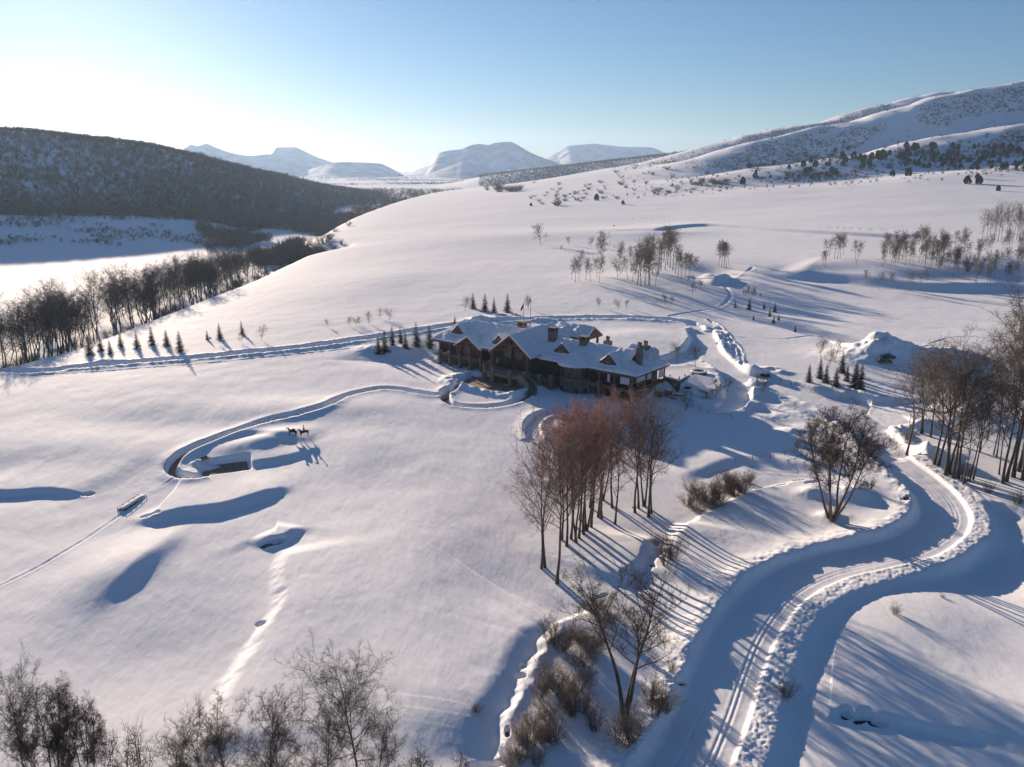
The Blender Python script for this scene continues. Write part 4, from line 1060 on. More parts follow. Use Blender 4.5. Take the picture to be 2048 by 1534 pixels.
def deciduous(seed, H=24.0, r0=0.30, stems=1, spread=0.8, nl=11, nb=7, nt=7, nf=6, lean=(0,0), cw=1.0, tw=0.018, low=0.3, splay=0.30):
    """bare broad-leaved tree: trunk and boughs in W, twigs in C; cw widens the crown"""
    rnd = random.Random(seed); W = TM(); C = TM()
    for sidx in range(stems):
        off = Vector((0,0,0)) if stems == 1 else Vector((rnd.uniform(-0.5,0.5), rnd.uniform(-0.5,0.5), 0))
        d0 = Vector((lean[0], lean[1], 1)) if stems == 1 else Vector((math.cos(sidx*2.4+seed)*splay, math.sin(sidx*2.4+seed)*splay, 1))
        Hs = H * (1 if stems == 1 else rnd.uniform(0.85, 1.0))
        tr = path(rnd, off, d0, Hs*0.86, 9, 0.08, 0.02)
        rs = [r0*(1.3 if i == 0 else 1)*(1 - 0.88*(i/9)**0.85) for i in range(10)]
        W.limb([v for v in tr], rs, 7)
        limbs = []
        for i in range(nl):
            f = low + (0.96-low) * ((i + rnd.random()*0.6) / nl) ** 0.9
            q = f*9; a = int(min(q, 8)); P = tr[a].lerp(tr[a+1], q-a); ax = (tr[a+1]-tr[a]).normalized()
            ang = i*2.39996 + rnd.uniform(-0.5,0.5) + seed; h = Vector((math.cos(ang), math.sin(ang), 0))
            g = (f-low)/(1-low)
            d = (h*spread*(1.15-0.55*g) + ax*(0.55 + 0.45*g)).normalized()
            L = Hs * cw * rnd.uniform(0.34, 0.50) * (0.55 + 1.0*math.sin(math.pi*min(1, 0.25+0.62*g)))*0.75
            lp = path(rnd, P, d, L, 6, 0.16, 0.055); lr = max(0.04, r0*(0.40*(1-f*0.6)))
            W.limb(lp, [lr*(1-0.78*j/6) for j in range(7)], 5); limbs.append((lp, lr, L))
        limbs.append((tr[6:], r0*0.25, Hs*0.32))
        for lp, lr, L in limbs:
            for j in range(nb):
                f = 0.15 + 0.85*(j + rnd.random()*0.7)/nb; q = f*(len(lp)-1); a = int(min(q, len(lp)-2)); P = lp[a].lerp(lp[a+1], min(1,q-a)); ax = (lp[a+1]-lp[a]).normalized()
                d = (ax*0.75 + rvec(rnd)*1.0 + Vector((0,0,0.22))).normalized(); BL = max(1.2, L*rnd.uniform(0.26,0.46)*(1.15-0.4*f))
                bp = path(rnd, P, d, BL, 3, 0.22, 0.05); br = max(tw*1.6, lr*0.32)
                W.limb(bp, [br, br*0.75, br*0.5, br*0.3], 3)
                for k in range(nt):
                    f2 = 0.15 + 0.85*(k + rnd.random())/nt; q2 = min(f2*3, 2.999); a2 = int(q2); P2 = bp[a2].lerp(bp[a2+1], q2-a2); ax2 = (bp[a2+1]-bp[a2]).normalized()
                    d2 = (ax2*0.7 + rvec(rnd)*1.0 + Vector((0,0,0.15))).normalized(); TL = max(0.7, BL*rnd.uniform(0.30,0.52))
                    tp = path(rnd, P2, d2, TL, 2, 0.25, 0.05)
                    C.limb(tp, [tw*1.3, tw, 0.0], 3)
                    for m in range(nf):
                        P3 = tp[0].lerp(tp[2], 0.2+0.8*rnd.random()); d3 = ((tp[2]-tp[0]).normalized()*0.7 + rvec(rnd)*0.9 + Vector((0,0,0.2))).normalized()*TL*rnd.uniform(0.45,0.9)
                        x = d3.cross(rvec(rnd)).normalized()*tw*0.75
                        C.V += [P3-x, P3+x, P3+d3]; C.T.append((C.n, C.n+1, C.n+2)); C.n += 3
    return W, C
def leafy(rnd, C, n, L, src):
    for _ in range(n):
        v = src[rnd.randrange(len(src))]; p = Vector(v) + rvec(rnd)*0.25; a = rvec(rnd)*L; b = a.cross(rvec(rnd)).normalized()*L*0.7
        C.V += [p, p+a, p+b]; C.T.append((C.n, C.n+1, C.n+2)); C.n += 3
def shrub(seed, n=26, H=2.6, spread=0.8, tw=0.022, nt=5, nf=3):
    rnd = random.Random(seed); C = TM()
    for i in range(n):
        a = rnd.uniform(0, 2*math.pi); rr_ = rnd.uniform(0, 0.45)*spread*H*0.4
        d = Vector((math.cos(a)*spread*rnd.uniform(0.1,1), math.sin(a)*spread*rnd.uniform(0.1,1), 1))
        p = path(rnd, Vector((math.cos(a)*rr_, math.sin(a)*rr_, -0.2)), d, H*rnd.uniform(0.6,1.05), 4, 0.12, 0.02)
        C.limb(p, [tw*1.8, tw*1.4, tw, tw*0.7, 0], 3)
        for k in range(nt):
            q = rnd.uniform(0.3, 0.98)*4; b = int(min(q,3)); P = p[b].lerp(p[b+1], q-b); d2 = ((p[b+1]-p[b]).normalized() + rvec(rnd)*0.7).normalized()*H*rnd.uniform(0.14,0.3)
            C.limb([P, P+d2], [tw*0.8, 0], 3)
            for m in range(nf):
                P3 = P + d2*rnd.uniform(0.2,0.9); d3 = (d2.normalized()+rvec(rnd)*0.8).normalized()*H*0.12; x = d3.cross(rvec(rnd)).normalized()*tw*0.6
                C.V += [P3-x, P3+x, P3+d3]; C.T.append((C.n, C.n+1, C.n+2)); C.n += 3
    return C
def spruce(seed, H=9.0, R=2.3, rows=15, per=8):
    """whorls of drooping boughs, each a ragged fan of needled sprays"""
    rnd = random.Random(seed); T_ = TM(); C = TM()
    T_.limb([Vector((0,0,-0.4)), Vector((0,0,H*0.5)), Vector((0,0,H))], [0.16, 0.09, 0.0], 6)
    for i in range(rows):
        f = i/(rows-1); z = 0.35 + (H-0.55)*f**0.95; r = R*(1-f)**0.9 + 0.12
        n = max(4, int(per*(1-0.4*f)+1))
        for j in range(n):
            a = 2*math.pi*(j+rnd.random()*0.8)/n + i*1.1; rr_ = r*rnd.uniform(0.55,1.18); h = Vector((math.cos(a), math.sin(a), 0)); s = Vector((-h.y, h.x, 0))
            b = Vector((0,0,z+rnd.uniform(-0.12,0.12))); droop = (-0.38 + 0.62*f)*rr_; K = 10
            for q in range(K):
                t0 = 0.08+0.85*q/K; p0 = b + h*rr_*t0 + Vector((0,0,droop*t0*t0)); ln = rr_*0.34*(1.15-t0)+0.10
                for sg in (-1,1):
                    e = p0 + (h*0.75 + s*sg*rnd.uniform(0.5,1.0) + Vector((0,0,rnd.uniform(-0.55,0.05))))*ln
                    w = (e-p0).cross(Vector((0,0,1))).normalized()*0.075*(1+rr_*0.4) + Vector((0,0,rnd.uniform(-0.04,0.04)))
                    C.V += [p0-w, p0+w, e]; C.T.append((C.n, C.n+1, C.n+2)); C.n += 3
            tip = b + h*rr_ + Vector((0,0,droop)); mid = b + h*rr_*0.5 + Vector((0,0,droop*0.25)); w = s*(0.07+0.05*rr_)
            C.V += [b-w*0.6, b+w*0.6, mid+w, mid-w, tip]; C.T += [(C.n,C.n+1,C.n+2),(C.n,C.n+2,C.n+3),(C.n+3,C.n+2,C.n+4)]; C.n += 5
    for q in range(8):
        a = q*0.8; p = Vector((0,0,H-0.15-0.09*q)); e = p + Vector((math.cos(a)*0.16, math.sin(a)*0.16, 0.18)); C.V += [p, p+Vector((0.03,0,0)), e]; C.T.append((C.n,C.n+1,C.n+2)); C.n += 3
    return T_, C
def juniper(seed, H=4.0, R=1.8, n=900):
    rnd = random.Random(seed); C = TM(); lob = [(rnd.uniform(0,6.28), rnd.uniform(0.6,1.25), rnd.uniform(0.1,0.8)) for _ in range(7)]
    for _ in range(n):
        f = rnd.random()**0.8; a = rnd.uniform(0, 2*math.pi); k = 1.0
        for la, lr, lz in lob:
            k += (lr-1)*math.exp(-((math.cos(a-la)-1)**2)*3 - ((f-lz)/0.25)**2)
        prof = (math.sin(math.pi*min(1,(f*0.80+0.20)))**0.75)
        r = R*prof*k*math.sqrt(rnd.uniform(0.45,1.0)); z = H*f
        p = Vector((r*math.cos(a), r*math.sin(a), z)); d = (Vector((math.cos(a),math.sin(a),0.8))+rvec(rnd)*0.7).normalized()*H*0.15; x = d.cross(rvec(rnd)).normalized()*H*0.055
        C.V += [p-x, p+x, p+d]; C.T.append((C.n, C.n+1, C.n+2)); C.n += 3
    return C

# prototypes (mesh data only)
COT = []
for sd, kw in [(1, dict(H=24, nl=13, cw=0.95)), (2, dict(H=24, nl=12, spread=0.65, cw=0.8)), (3, dict(H=24, stems=2, nl=9, cw=0.75, splay=0.16)), (4, dict(H=24, nl=13, low=0.42, cw=0.8, spread=0.7))]:
    W, C = deciduous(sd, **kw); COT.append((W.mesh("trunk", BARK), C))
COTM = [(w, C.mesh("crown", TWIG, False)) for w, C in COT]
def remat(me, m, nm="crown"):
    c = me.copy(); c.name = nm; c.materials.clear(); c.materials.append(m); return c
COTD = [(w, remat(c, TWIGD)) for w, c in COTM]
COTR = []
for i, (w, C) in enumerate(COT):
    leafy(random.Random(i), C, 1500, 0.16, C.V[::5]); COTR.append((w, C.mesh("crown", TWIGR, False)))
BIG = []
for sd, kw in [(11, dict(H=25, nl=18, nb=10, nt=9, nf=9, spread=0.9, cw=0.92, tw=0.015, r0=0.30, low=0.34)), (12, dict(H=22, stems=3, nl=10, nb=8, nt=8, nf=9, cw=0.66, tw=0.013, r0=0.36, low=0.5, splay=0.20)),
               (13, dict(H=20, nl=16, nb=9, nt=9, nf=9, spread=0.95, cw=1.0, tw=0.015, r0=0.26, low=0.2)), (14, dict(H=19, stems=6, nl=11, nb=8, nt=9, nf=9, cw=0.52, tw=0.013, r0=0.20, low=0.42, splay=0.40, spread=0.6))]:
    W, C = deciduous(sd, **kw)
    if sd in (13,): leafy(random.Random(5), C, 900, 0.10, C.V[::4])
    BIG.append((W.mesh("trunk", BARK), C.mesh("crown", TWIGB, False)))
ASP = []
for sd in (21,22,23,24):
    W, C = deciduous(sd, H=11, r0=0.11, nl=10, nb=5, nt=5, nf=4, spread=0.6, cw=0.55, tw=0.019, low=0.4, lean=(0.05*(sd-22.5),0)); ASP.append((W.mesh("trunk", ASPB), C.mesh("crown", ASPT, False)))
SAP = []
for sd in (31,32,33):
    W, C = deciduous(sd, H=5, r0=0.06, nl=9, nb=4, nt=4, nf=4, spread=0.8, cw=0.85, tw=0.014, low=0.22); SAP.append((W.mesh("trunk", BARK), C.mesh("crown", TWIGD, False)))
SHR = [shrub(41).mesh("shrub", TWIGD, False), shrub(42, 34, 2.6, 1.0).mesh("shrub", BRUSH, False), shrub(43, 22, 2.6, 0.6).mesh("shrub", TWIGD, False)]
WIL = [shrub(44, 55, 3.4, 0.85, 0.012, 7, 4).mesh("shrub", TWIG, False), shrub(45, 50, 3.4, 0.7, 0.012, 7, 4).mesh("shrub", BRUSH, False)]
WILP = [shrub(46, 50, 3.4, 0.9, 0.012, 7, 4).mesh("shrub", PALE, False), WIL[0]]
def snowy(me, sd):
    me.materials.append(SNOWR); g_ = np.random.default_rng(sd); me.polygons.foreach_set("material_index", (g_.uniform(0,1,len(me.polygons)) < 0.09).astype(np.int32)); return me
SPR = []
for sd in (51,52,53):
    T_, C = spruce(sd, 9.0, 2.25 + 0.2*(sd-52), 17, 11); SPR.append((T_.mesh("trunk", BARK), snowy(C.mesh("foliage", NEED, False), sd)))
JUNM = [juniper(s_).mesh("juniper", JUN, False) for s_ in (61,62,63)]

rnd = random.Random(7)
OCC = []
def put2(kind, protos, x, y, H, H0, label, cat, group, rz=None, wide=1.0, part2="crown", sink=0.25, pi=None):
    """tree made of trunk + crown sharing mesh data"""
    w, c = protos[rnd.randrange(len(protos)) if pi is None else pi]; s = H / H0
    e = empty(kind, (x, y, ground(x, y) - sink), rnd.uniform(0, 6.28) if rz is None else rz, (s*wide, s*wide, s))
    tag(e, label, cat, group); link("trunk", w, e); link(part2, c, e); return e
ORD = ["first","second","third","fourth","fifth","sixth","seventh","eighth","ninth","tenth","eleventh","twelfth","thirteenth","fourteenth","fifteenth","sixteenth","seventeenth","eighteenth","nineteenth","twentieth"]
def rank(lst, generic):
    """place of each generic item counted from the left"""
    ks = sorted([i for i in range(len(lst)) if generic(i)], key=lambda i: lst[i][0]); return {i: ORD[n] for n, i in enumerate(ks)}
def put1(kind, protos, x, y, H, H0, label, cat, group, wide=1.0, sink=0.15):
    me = protos[rnd.randrange(len(protos))]; s = H / H0
    o = link(kind, me, None, (x, y, ground(x, y) - sink), rnd.uniform(0, 6.28), (s*wide, s*wide, s)); tag(o, label, cat, group); return o
def scale_at(p):   # metres per photo pixel (vertical) at p
    return (p[1]*CP - (p[2]-CAMZ)*SP) / F
def height(p, pxh): return pxh * scale_at(p) / 0.97

# --- conifers near the roads and the lodge
row8 = [(180,710,42),(202,702,34),(221,708,30),(242,694,32),(275,697,36),(305,690,38),(334,692,34),(361,703,42)]
ordn = ["first","second","third","fourth","fifth","sixth","seventh","eighth","ninth","tenth","eleventh","twelfth","thirteenth"]
for i, (a, b, h) in enumerate(row8):
    p = hit(a, b); put2("spruce_tree", SPR, p[0], p[1], height(p, h), 9, f"small dark spruce, {ordn[i]} from the left in the row of eight above the left road", "spruce", "spruces in the row above the left road", part2="foliage", wide=1.3)
for (a, b, h), l in zip([(415,679,20),(440,677,32),(484,668,28)], ["tiny spruce just right of the row of eight above the left road","taller spruce between the tiny one and the last one above the left road","spruce standing furthest right above the left road"]):
    p = hit(a, b); put2("spruce_tree", SPR, p[0], p[1], height(p, h), 9, l, "spruce", "spruces in the row above the left road", part2="foliage", wide=1.1)
grp = [(757,706,36),(770,702,42),(785,690,40),(801,686,34),(811,696,34),(833,692,48),(859,694,44)]
for i, (a, b, h) in enumerate(grp):
    p = hit(a, b); put2("spruce_tree", SPR, p[0], p[1], height(p, h), 9, f"dark spruce, {ordn[i]} from the left in the clump at the lodge's left end", "spruce", "spruces at the lodge's left end", part2="foliage", wide=1.2)
grp = [(946,617,32),(970,622,36),(988,625,32),(1015,624,38)]
for i, (a, b, h) in enumerate(grp):
    p = hit(a, b); put2("spruce_tree", SPR, p[0], p[1], height(p, h), 9, f"spruce, {ordn[i]} from the left of four on the snow bank behind the lodge", "spruce", "spruces on the bank behind the lodge", part2="foliage", wide=1.15)
for i, (a, b, h) in enumerate([(910,650,14),(946,651,14),(964,652,12)]):
    p = hit(a, b); put2("spruce_tree", SPR, p[0], p[1], height(p, h)+1.5, 9, f"little spruce poking up behind the lodge roof, {ordn[i]} from the left", "spruce", "small spruces behind the lodge roof", part2="foliage")
grp = [(1470,615,16),(1498,619,24),(1528,618,16),(1549,624,20),(1539,633,18),(1507,640,11),(1547,647,16),(1557,641,14),(1590,664,15)]
for i, (a, b, h) in enumerate(grp):
    p = hit(a, b); put2("spruce_tree", SPR, p[0], p[1], height(p, h), 9, ["spruce furthest left on the slope above the drive","tallest spruce on the slope above the drive","spruce third from the left on the slope above the drive","spruce fourth along at the top edge of the group above the drive","spruce in the middle of the group above the drive","smallest spruce alone below the group above the drive","spruce low in the right clump above the drive","spruce touching its neighbour at right above the drive","lone spruce furthest right on the slope above the drive"][i], "spruce", "spruces on the slope above the drive", part2="foliage", wide=1.25)
grp = [(1617,764,38),(1639,756,42),(1651,765,40),(1683,745,44),(1671,773,40),(1693,762,34),(1708,774,52),(1720,778,52),(1712,762,40)]
for i, (a, b, h) in enumerate(grp):
    p = hit(a, b); put2("spruce_tree", SPR, p[0], p[1], height(p, h), 9, f"tall spruce, {ordn[i]} from the left in the clump between drive and snow heap", "spruce", "spruces between the drive and the snow heap", part2="foliage", wide=1.1)

# --- the red-tinged cottonwood stand below the lodge
stand = [(1083,1137,275,0,'R'),(1090,1135,255,1,'M'),(1114,1167,290,3,'M'),(1142,1078,235,1,'R'),(1150,1085,240,2,'R'),(1158,1076,225,3,'R'),(1133,1092,235,0,'R'),(1124,1080,225,1,'R'),(1167,1068,235,0,'R'),(1172,1060,230,2,'R'),(1182,1054,235,3,'R'),(1196,1034,215,1,'R'),(1203,1037,220,0,'R'),(1224,1015,205,3,'R'),(1230,1048,205,1,'M'),(1208,1000,195,2,'R'),(1180,1015,205,3,'R'),(1160,1040,225,1,'R'),(1270,1025,215,0,'R'),(1277,1017,205,3,'M'),(1289,1013,215,2,'M'),(1297,1034,240,0,'M'),(1303,1028,180,1,'M'),(1145,1050,225,3,'R')]
_sp = (0, 2, 14, 21, 22)
_rr = rank(stand, lambda i: stand[i][4] == 'R' and i not in _sp); _rm = rank(stand, lambda i: stand[i][4] == 'M' and i not in _sp)
for i, (a, b, h, pi, c) in enumerate(stand):
    p = hit(a, b); H = height(p, h)
    if i == 0: lb = "bare cottonwood standing furthest left in the tall stand below the lodge"
    elif i == 2: lb = "bare cottonwood at the near tip of the stand below the lodge, nearest the creek"
    elif i == 14: lb = "lone slim trunk on open snow in front of the red-tinged stand"
    elif i == 21: lb = "broad grey-crowned cottonwood at the right of the stand below the lodge"
    elif i == 22: lb = "leaning slender cottonwood furthest right in the stand below the lodge"
    elif c == 'R': lb = f"{_rr[i]} red-tinged trunk from the left in the dense tall stand below the lodge"
    else: lb = f"{_rm[i]} from the left of the plain grey cottonwoods in the stand below the lodge"
    put2("cottonwood_tree", COTR if c == 'R' else COTM, p[0], p[1], H*1.0, 24, lb, "tree", "cottonwoods in the stand below the lodge", pi=pi, wide=0.72 if i == 0 else [0.95,0.9,0.85,0.95][pi])
# --- foreground
p = hit(1250, 1430); put2("cottonwood_tree", BIG, p[0], p[1], height(p, 315), 21, "large three-stemmed bare cottonwood in the foreground beside the main road", "tree", None, rz=0.9, pi=1, wide=0.95)
p = hit(1668, 1038); put2("willow_tree", BIG, p[0], p[1], height(p, 222), 18.5, "wide-crowned many-stemmed bare tree alone inside the road's bend", "tree", None, rz=0.4, pi=3, wide=1.15)
def put_top(px, py, Y, pi, label, protos=BIG, H0=24, wide=1.0, group="bare trees along the bottom edge", kind="cottonwood_tree", rz=None):
    r = ray(px, py); t = Y / r[1]; x = r[0]*t; zt = CAMZ + r[2]*t; H = (zt - ground(x, Y) + 0.3) * 0.82
    return put2(kind, protos, x, Y, H, H0, label, "tree", group, pi=pi, wide=wide, rz=rz)
put_top(702, 1290, 86, 0, "big round-crowned bare tree, tallest along the bottom edge", H0=24.5, wide=1.0, rz=1.0)
put_top(640, 1400, 82, 2, "bushy brown-leaved tree at the left foot of the big round-crowned one", H0=19.5, wide=0.85)
put_top(745, 1425, 82, 2, "bushy brown-leaved tree at the right foot of the big round-crowned one", H0=19.5, wide=0.75)
put_top(520, 1390, 84, 2, "dense bare tree between the big round-crowned one and its left neighbours", H0=19.5, wide=0.95)
put_top(565, 1440, 80, 2, "low dense crown just right of centre in the left bottom clump", H0=19.5, wide=0.9)
put_top(435, 1372, 83, 2, "bare tree with pointed rusty crown in the left bottom clump", H0=19.5, wide=0.7)
put_top(385, 1410, 82, 0, "spreading bare tree left of the pointed rusty crown at the bottom edge", H0=24.5, wide=0.85)
put_top(330, 1470, 80, 2, "small bare crown left of the spreading tree at the bottom edge", H0=19.5, wide=0.8)
put_top(12, 1330, 84, 0, "dark bare tree cut by the left frame edge at the bottom corner", H0=24.5, wide=0.7)
put_top(70, 1345, 86, 3, "many-limbed dark bare tree in the bottom left corner", H0=18.5, wide=0.95)
put_top(140, 1375, 84, 3, "leaning bare tree on the right side of the bottom left corner clump", H0=18.5, wide=0.75)
put_top(205, 1465, 82, 0, "thin sapling right of the bottom left corner clump", protos=SAP, H0=5, wide=0.5)
put_top(268, 1450, 82, 1, "thin upright sapling halfway between the two bottom left clumps", protos=SAP, H0=5, wide=0.5)
put_top(230, 1490, 80, 2, "low thicket sapling between the two bottom left clumps", protos=SAP, H0=5, wide=0.6)
put_top(842, 1478, 84, 1, "small frosted bare tree right of the big round-crowned one at the bottom edge", protos=SAP, H0=5, wide=0.8)
put_top(925, 1512, 84, 0, "barely showing twiggy top at the bottom edge beside the right creek", protos=SAP, H0=5, wide=0.8)

# --- right-hand grove
grove = [(1813,910,175,1,1.15),(1841,867,150,3,0.9),(1845,867,150,1,0.9),(1861,874,165,0,1.0),(1868,928,215,1,1.0),(1877,931,225,3,1.0),(1891,950,245,0,1.15),(1896,948,240,2,1.0),(1907,956,240,1,1.0),(1916,957,235,3,1.0),(1926,969,200,1,0.6),(1939,963,190,3,0.7),(1946,960,200,1,0.7),(1987,910,180,1,0.6),(1993,914,190,3,0.6),(1998,949,215,1,0.6),(2005,967,270,0,0.9),(2012,963,300,3,0.9),(2026,954,330,0,0.95),(2037,942,320,1,0.95),(2046,960,330,3,0.9),(1960,905,150,1,0.6),(1975,880,170,3,0.6),(2060,930,330,2,1.0),(1840,805,95,0,1.3)]
_gA = rank(grove, lambda i: i not in (0,3,6,10) and grove[i][0] > 1999); _gB = rank(grove, lambda i: i not in (0,3,6,10) and grove[i][0] < 1920); _gC = rank(grove, lambda i: i not in (0,3,6,10) and 1920 <= grove[i][0] <= 1999)
for i, (a, b, h, pi, w) in enumerate(grove):
    p = hit(a, b); lb = {0: "bare cottonwood furthest left in the right-hand grove, beside the road junction", 3: "bare cottonwood behind the small snow bank at the left of the right-hand grove", 6: "broad-crowned cottonwood in the middle of the right-hand grove", 10: "short shrubby trunk at the front of the right-hand grove"}.get(i)
    if lb is None: lb = f"{_gA[i]} from the left of the tallest cottonwoods at the right frame edge" if a > 1999 else f"{_gB[i]} close trunk from the left in the left half of the right-hand grove" if a < 1920 else f"{_gC[i]} slim trunk from the left on open snow in the right-hand grove"
    put2("cottonwood_tree", COTM, p[0], p[1], height(p, h), 24, lb, "tree", "cottonwoods in the right-hand grove", pi=pi, wide=w)
# --- grove on the terrace at the far right
for i in range(14):
    a = 1965 + i*6.5 + rnd.uniform(-3,3); p = hit(a, 483 - rnd.uniform(0,5)); H = height(p, rnd.uniform(52,72))
    put2("cottonwood_tree", COTM, p[0], p[1], H, 24, f"upright bare tree, {ORD[i]} from the left in the close clump on the far right terrace", "tree", "trees in the terrace clump", wide=0.7, pi=(1,3)[i%2])
# --- aspens
def aspens(pts, label, group):
    rk = rank(pts, lambda i: True) if len(pts) <= 12 else None; base = label
    for i, (a, b, h) in enumerate(pts):
        if rk: label = base.replace("bare aspen", f"{rk[i]} bare aspen from the left")
        p = hit(a, b); put2("aspen_tree", ASP, p[0], p[1], height(p, h), 10.5, label, "aspen", group, wide=1.15)
A1 = [(1150,565,50),(1143,560,34),(1158,562,40),(1172,560,42),(1182,563,38),(1198,565,50),(1194,556,40),(1205,528,62),(1203,535,55),(1160,548,45)]
aspens(A1, "thin bare aspen in the loose left-hand clump behind the lodge", "aspens in the left clump behind the lodge")
aspens([(1238,539,52),(1236,536,40)], "bare aspen between the left clump and the main aspen stand", "aspens between the clumps")
A2 = [(1255,558,42),(1265,562,38),(1275,570,60),(1282,572,72),(1290,570,74),(1297,570,70),(1300,571,60),(1270,550,66),(1262,545,50),(1280,552,62),(1288,545,64),(1297,545,68),(1305,548,60),(1316,550,64),(1322,540,60),(1330,540,66),(1335,530,70),(1340,535,78),(1345,540,72),(1350,548,56),(1356,556,52),(1362,556,48),(1370,555,46),(1377,560,50),(1382,552,44),(1386,556,42),(1310,530,58),(1328,525,60),(1336,518,58),(1300,560,56),(1310,572,52),(1276,560,60)]
aspens(A2, "bare aspen inside the main dense stand above the loop drive", "aspens in the main stand")
aspens([(1437,532,42),(1443,534,46),(1448,536,50),(1453,535,52),(1458,532,44),(1440,520,36)], "bare aspen in the small tight clump above the shaded hollow", "aspens in the hollow clump")
A4 = [(1645,532,30),(1650,535,32),(1658,515,36),(1655,512,32),(1668,517,48),(1674,518,50),(1680,516,44),(1686,510,34),(1712,529,44),(1710,520,38)]
aspens(A4, "bare aspen in the two small clumps left of the long belt", "aspens at the left end of the belt")
A5 = [(1731,571,30),(1757,579,34),(1779,577,32),(1818,581,36),(1836,581,44)]
for i, (a, b, h) in enumerate(A5):
    p = hit(a, b); put2("aspen_tree", ASP, p[0], p[1], height(p, h), 10.5, f"bare aspen standing clear of the belt on lit snow, {ordn[i]} from the left of five", "aspen", "aspens in front of the belt", wide=1.3)
A6 = []
for i in range(105):
    a = rnd.uniform(1765, 2060); lo = 500 + 20*rnd.random(); b = rnd.uniform(500, 532 + 38*min(1, max(0, (a-1765)/200)))
    A6.append((a, b, rnd.uniform(28, 48)))
aspens(A6, "thin bare aspen inside the long belt on the shaded bank at the right", "aspens in the belt on the shaded bank")
p = hit(1935, 542); put1("rusty_shrub", WIL[1:], p[0], p[1], height(p, 36), 3.4, "dense rusty brown shrub among the aspens on the shaded bank", "shrub", None, wide=0.8)
aspens([(1492,598,18),(1497,600,28),(1502,601,26),(1508,600,20),(1520,600,14),(1487,596,16)], "small bare aspen in the clump just above the leftmost slope spruces", "young aspens above the slope spruces")
# --- single small bare trees and saplings in open snow
def singles(lst, protos, H0, kind, cat, group, wide=1.2):
    for a, b, h, lb in lst:
        p = hit(a, b); put2(kind, protos, p[0], p[1], height(p, h), H0, lb, cat, group, wide=wide)
singles([(1081,489,36,"slim bare tree standing alone in the wide white field behind the lodge"),(1138,490,15,"small round bare tree right of the lone slim tree in the field"),(1182,494,18,"round dark shrubby tree, second right of the lone slim tree"),(1208,488,9,"tiny bare sapling right of the round shrubby tree in the field"),(1121,502,10,"tiny sapling low between the lone slim tree and the round tree"),
 (697,652,17,"small bare fruit tree, leftmost of the six above the left road"),(712,651,14,"small bare fruit tree, second of the six above the left road"),(720,650,16,"small bare fruit tree, third of the six above the left road"),(737,648,22,"largest bare fruit tree of the six above the left road"),(758,636,18,"bare fruit tree set back from the others above the left road"),(779,641,22,"bare fruit tree at the right end of the six above the left road"),
 (523,680,26,"thin frosted sapling right of the last spruce above the left road"),(484,685,20,"faint leafless sapling below the last spruce above the left road"),(440,690,14,"faint leafless sapling in front of the taller spruce above the left road"),(655,653,14,"faint twig sapling left of the fruit trees"),
 (930,623,26,"bare bushy tree left of the four spruces behind the lodge"),(1058,618,24,"small red-leaved tree beside the flagpoles"),(1198,615,18,"little bare tree, leftmost of three beyond the drive behind the lodge"),(1236,620,20,"broad little bare tree, middle of three beyond the drive"),(1252,616,16,"little bare tree, rightmost of three beyond the drive"),(1331,612,22,"narrow bare tree between the drive and the main aspen stand"),(1342,612,18,"narrow bare tree just right of its twin beyond the drive"),
 (1355,727,38,"young bare tree in the snow on the inner edge of the drive loop"),(1391,733,40,"young bare tree right by the stone planter"),(1433,800,38,"bare young tree in the shade right of the garage entrance"),(1455,785,30,"bare young tree on the bend of the service drive"),(1370,825,30,"low bare tree in shade beside the yard cars"),
 (1512,775,26,"bare sapling in the rough snow heaps by the drive, left one"),(1524,790,30,"bare sapling in the rough snow heaps by the drive, right one"),(1641,715,36,"tall thin bare tree behind the drive-side spruces, left one"),(1672,712,30,"thin bare tree behind the drive-side spruces, right one"),(1657,735,34,"bare tree rising out of the drive-side spruce clump"),
 (1235,556,34,"bushy bare tree below the gap between the aspen clumps"),(1385,590,22,"small pale bare tree below the right end of the main aspen stand"),(1402,578,18,"tiny bare tree right of the pale one below the main aspen stand")], SAP, 5, "bare_tree", "tree", "small bare trees on open snow")

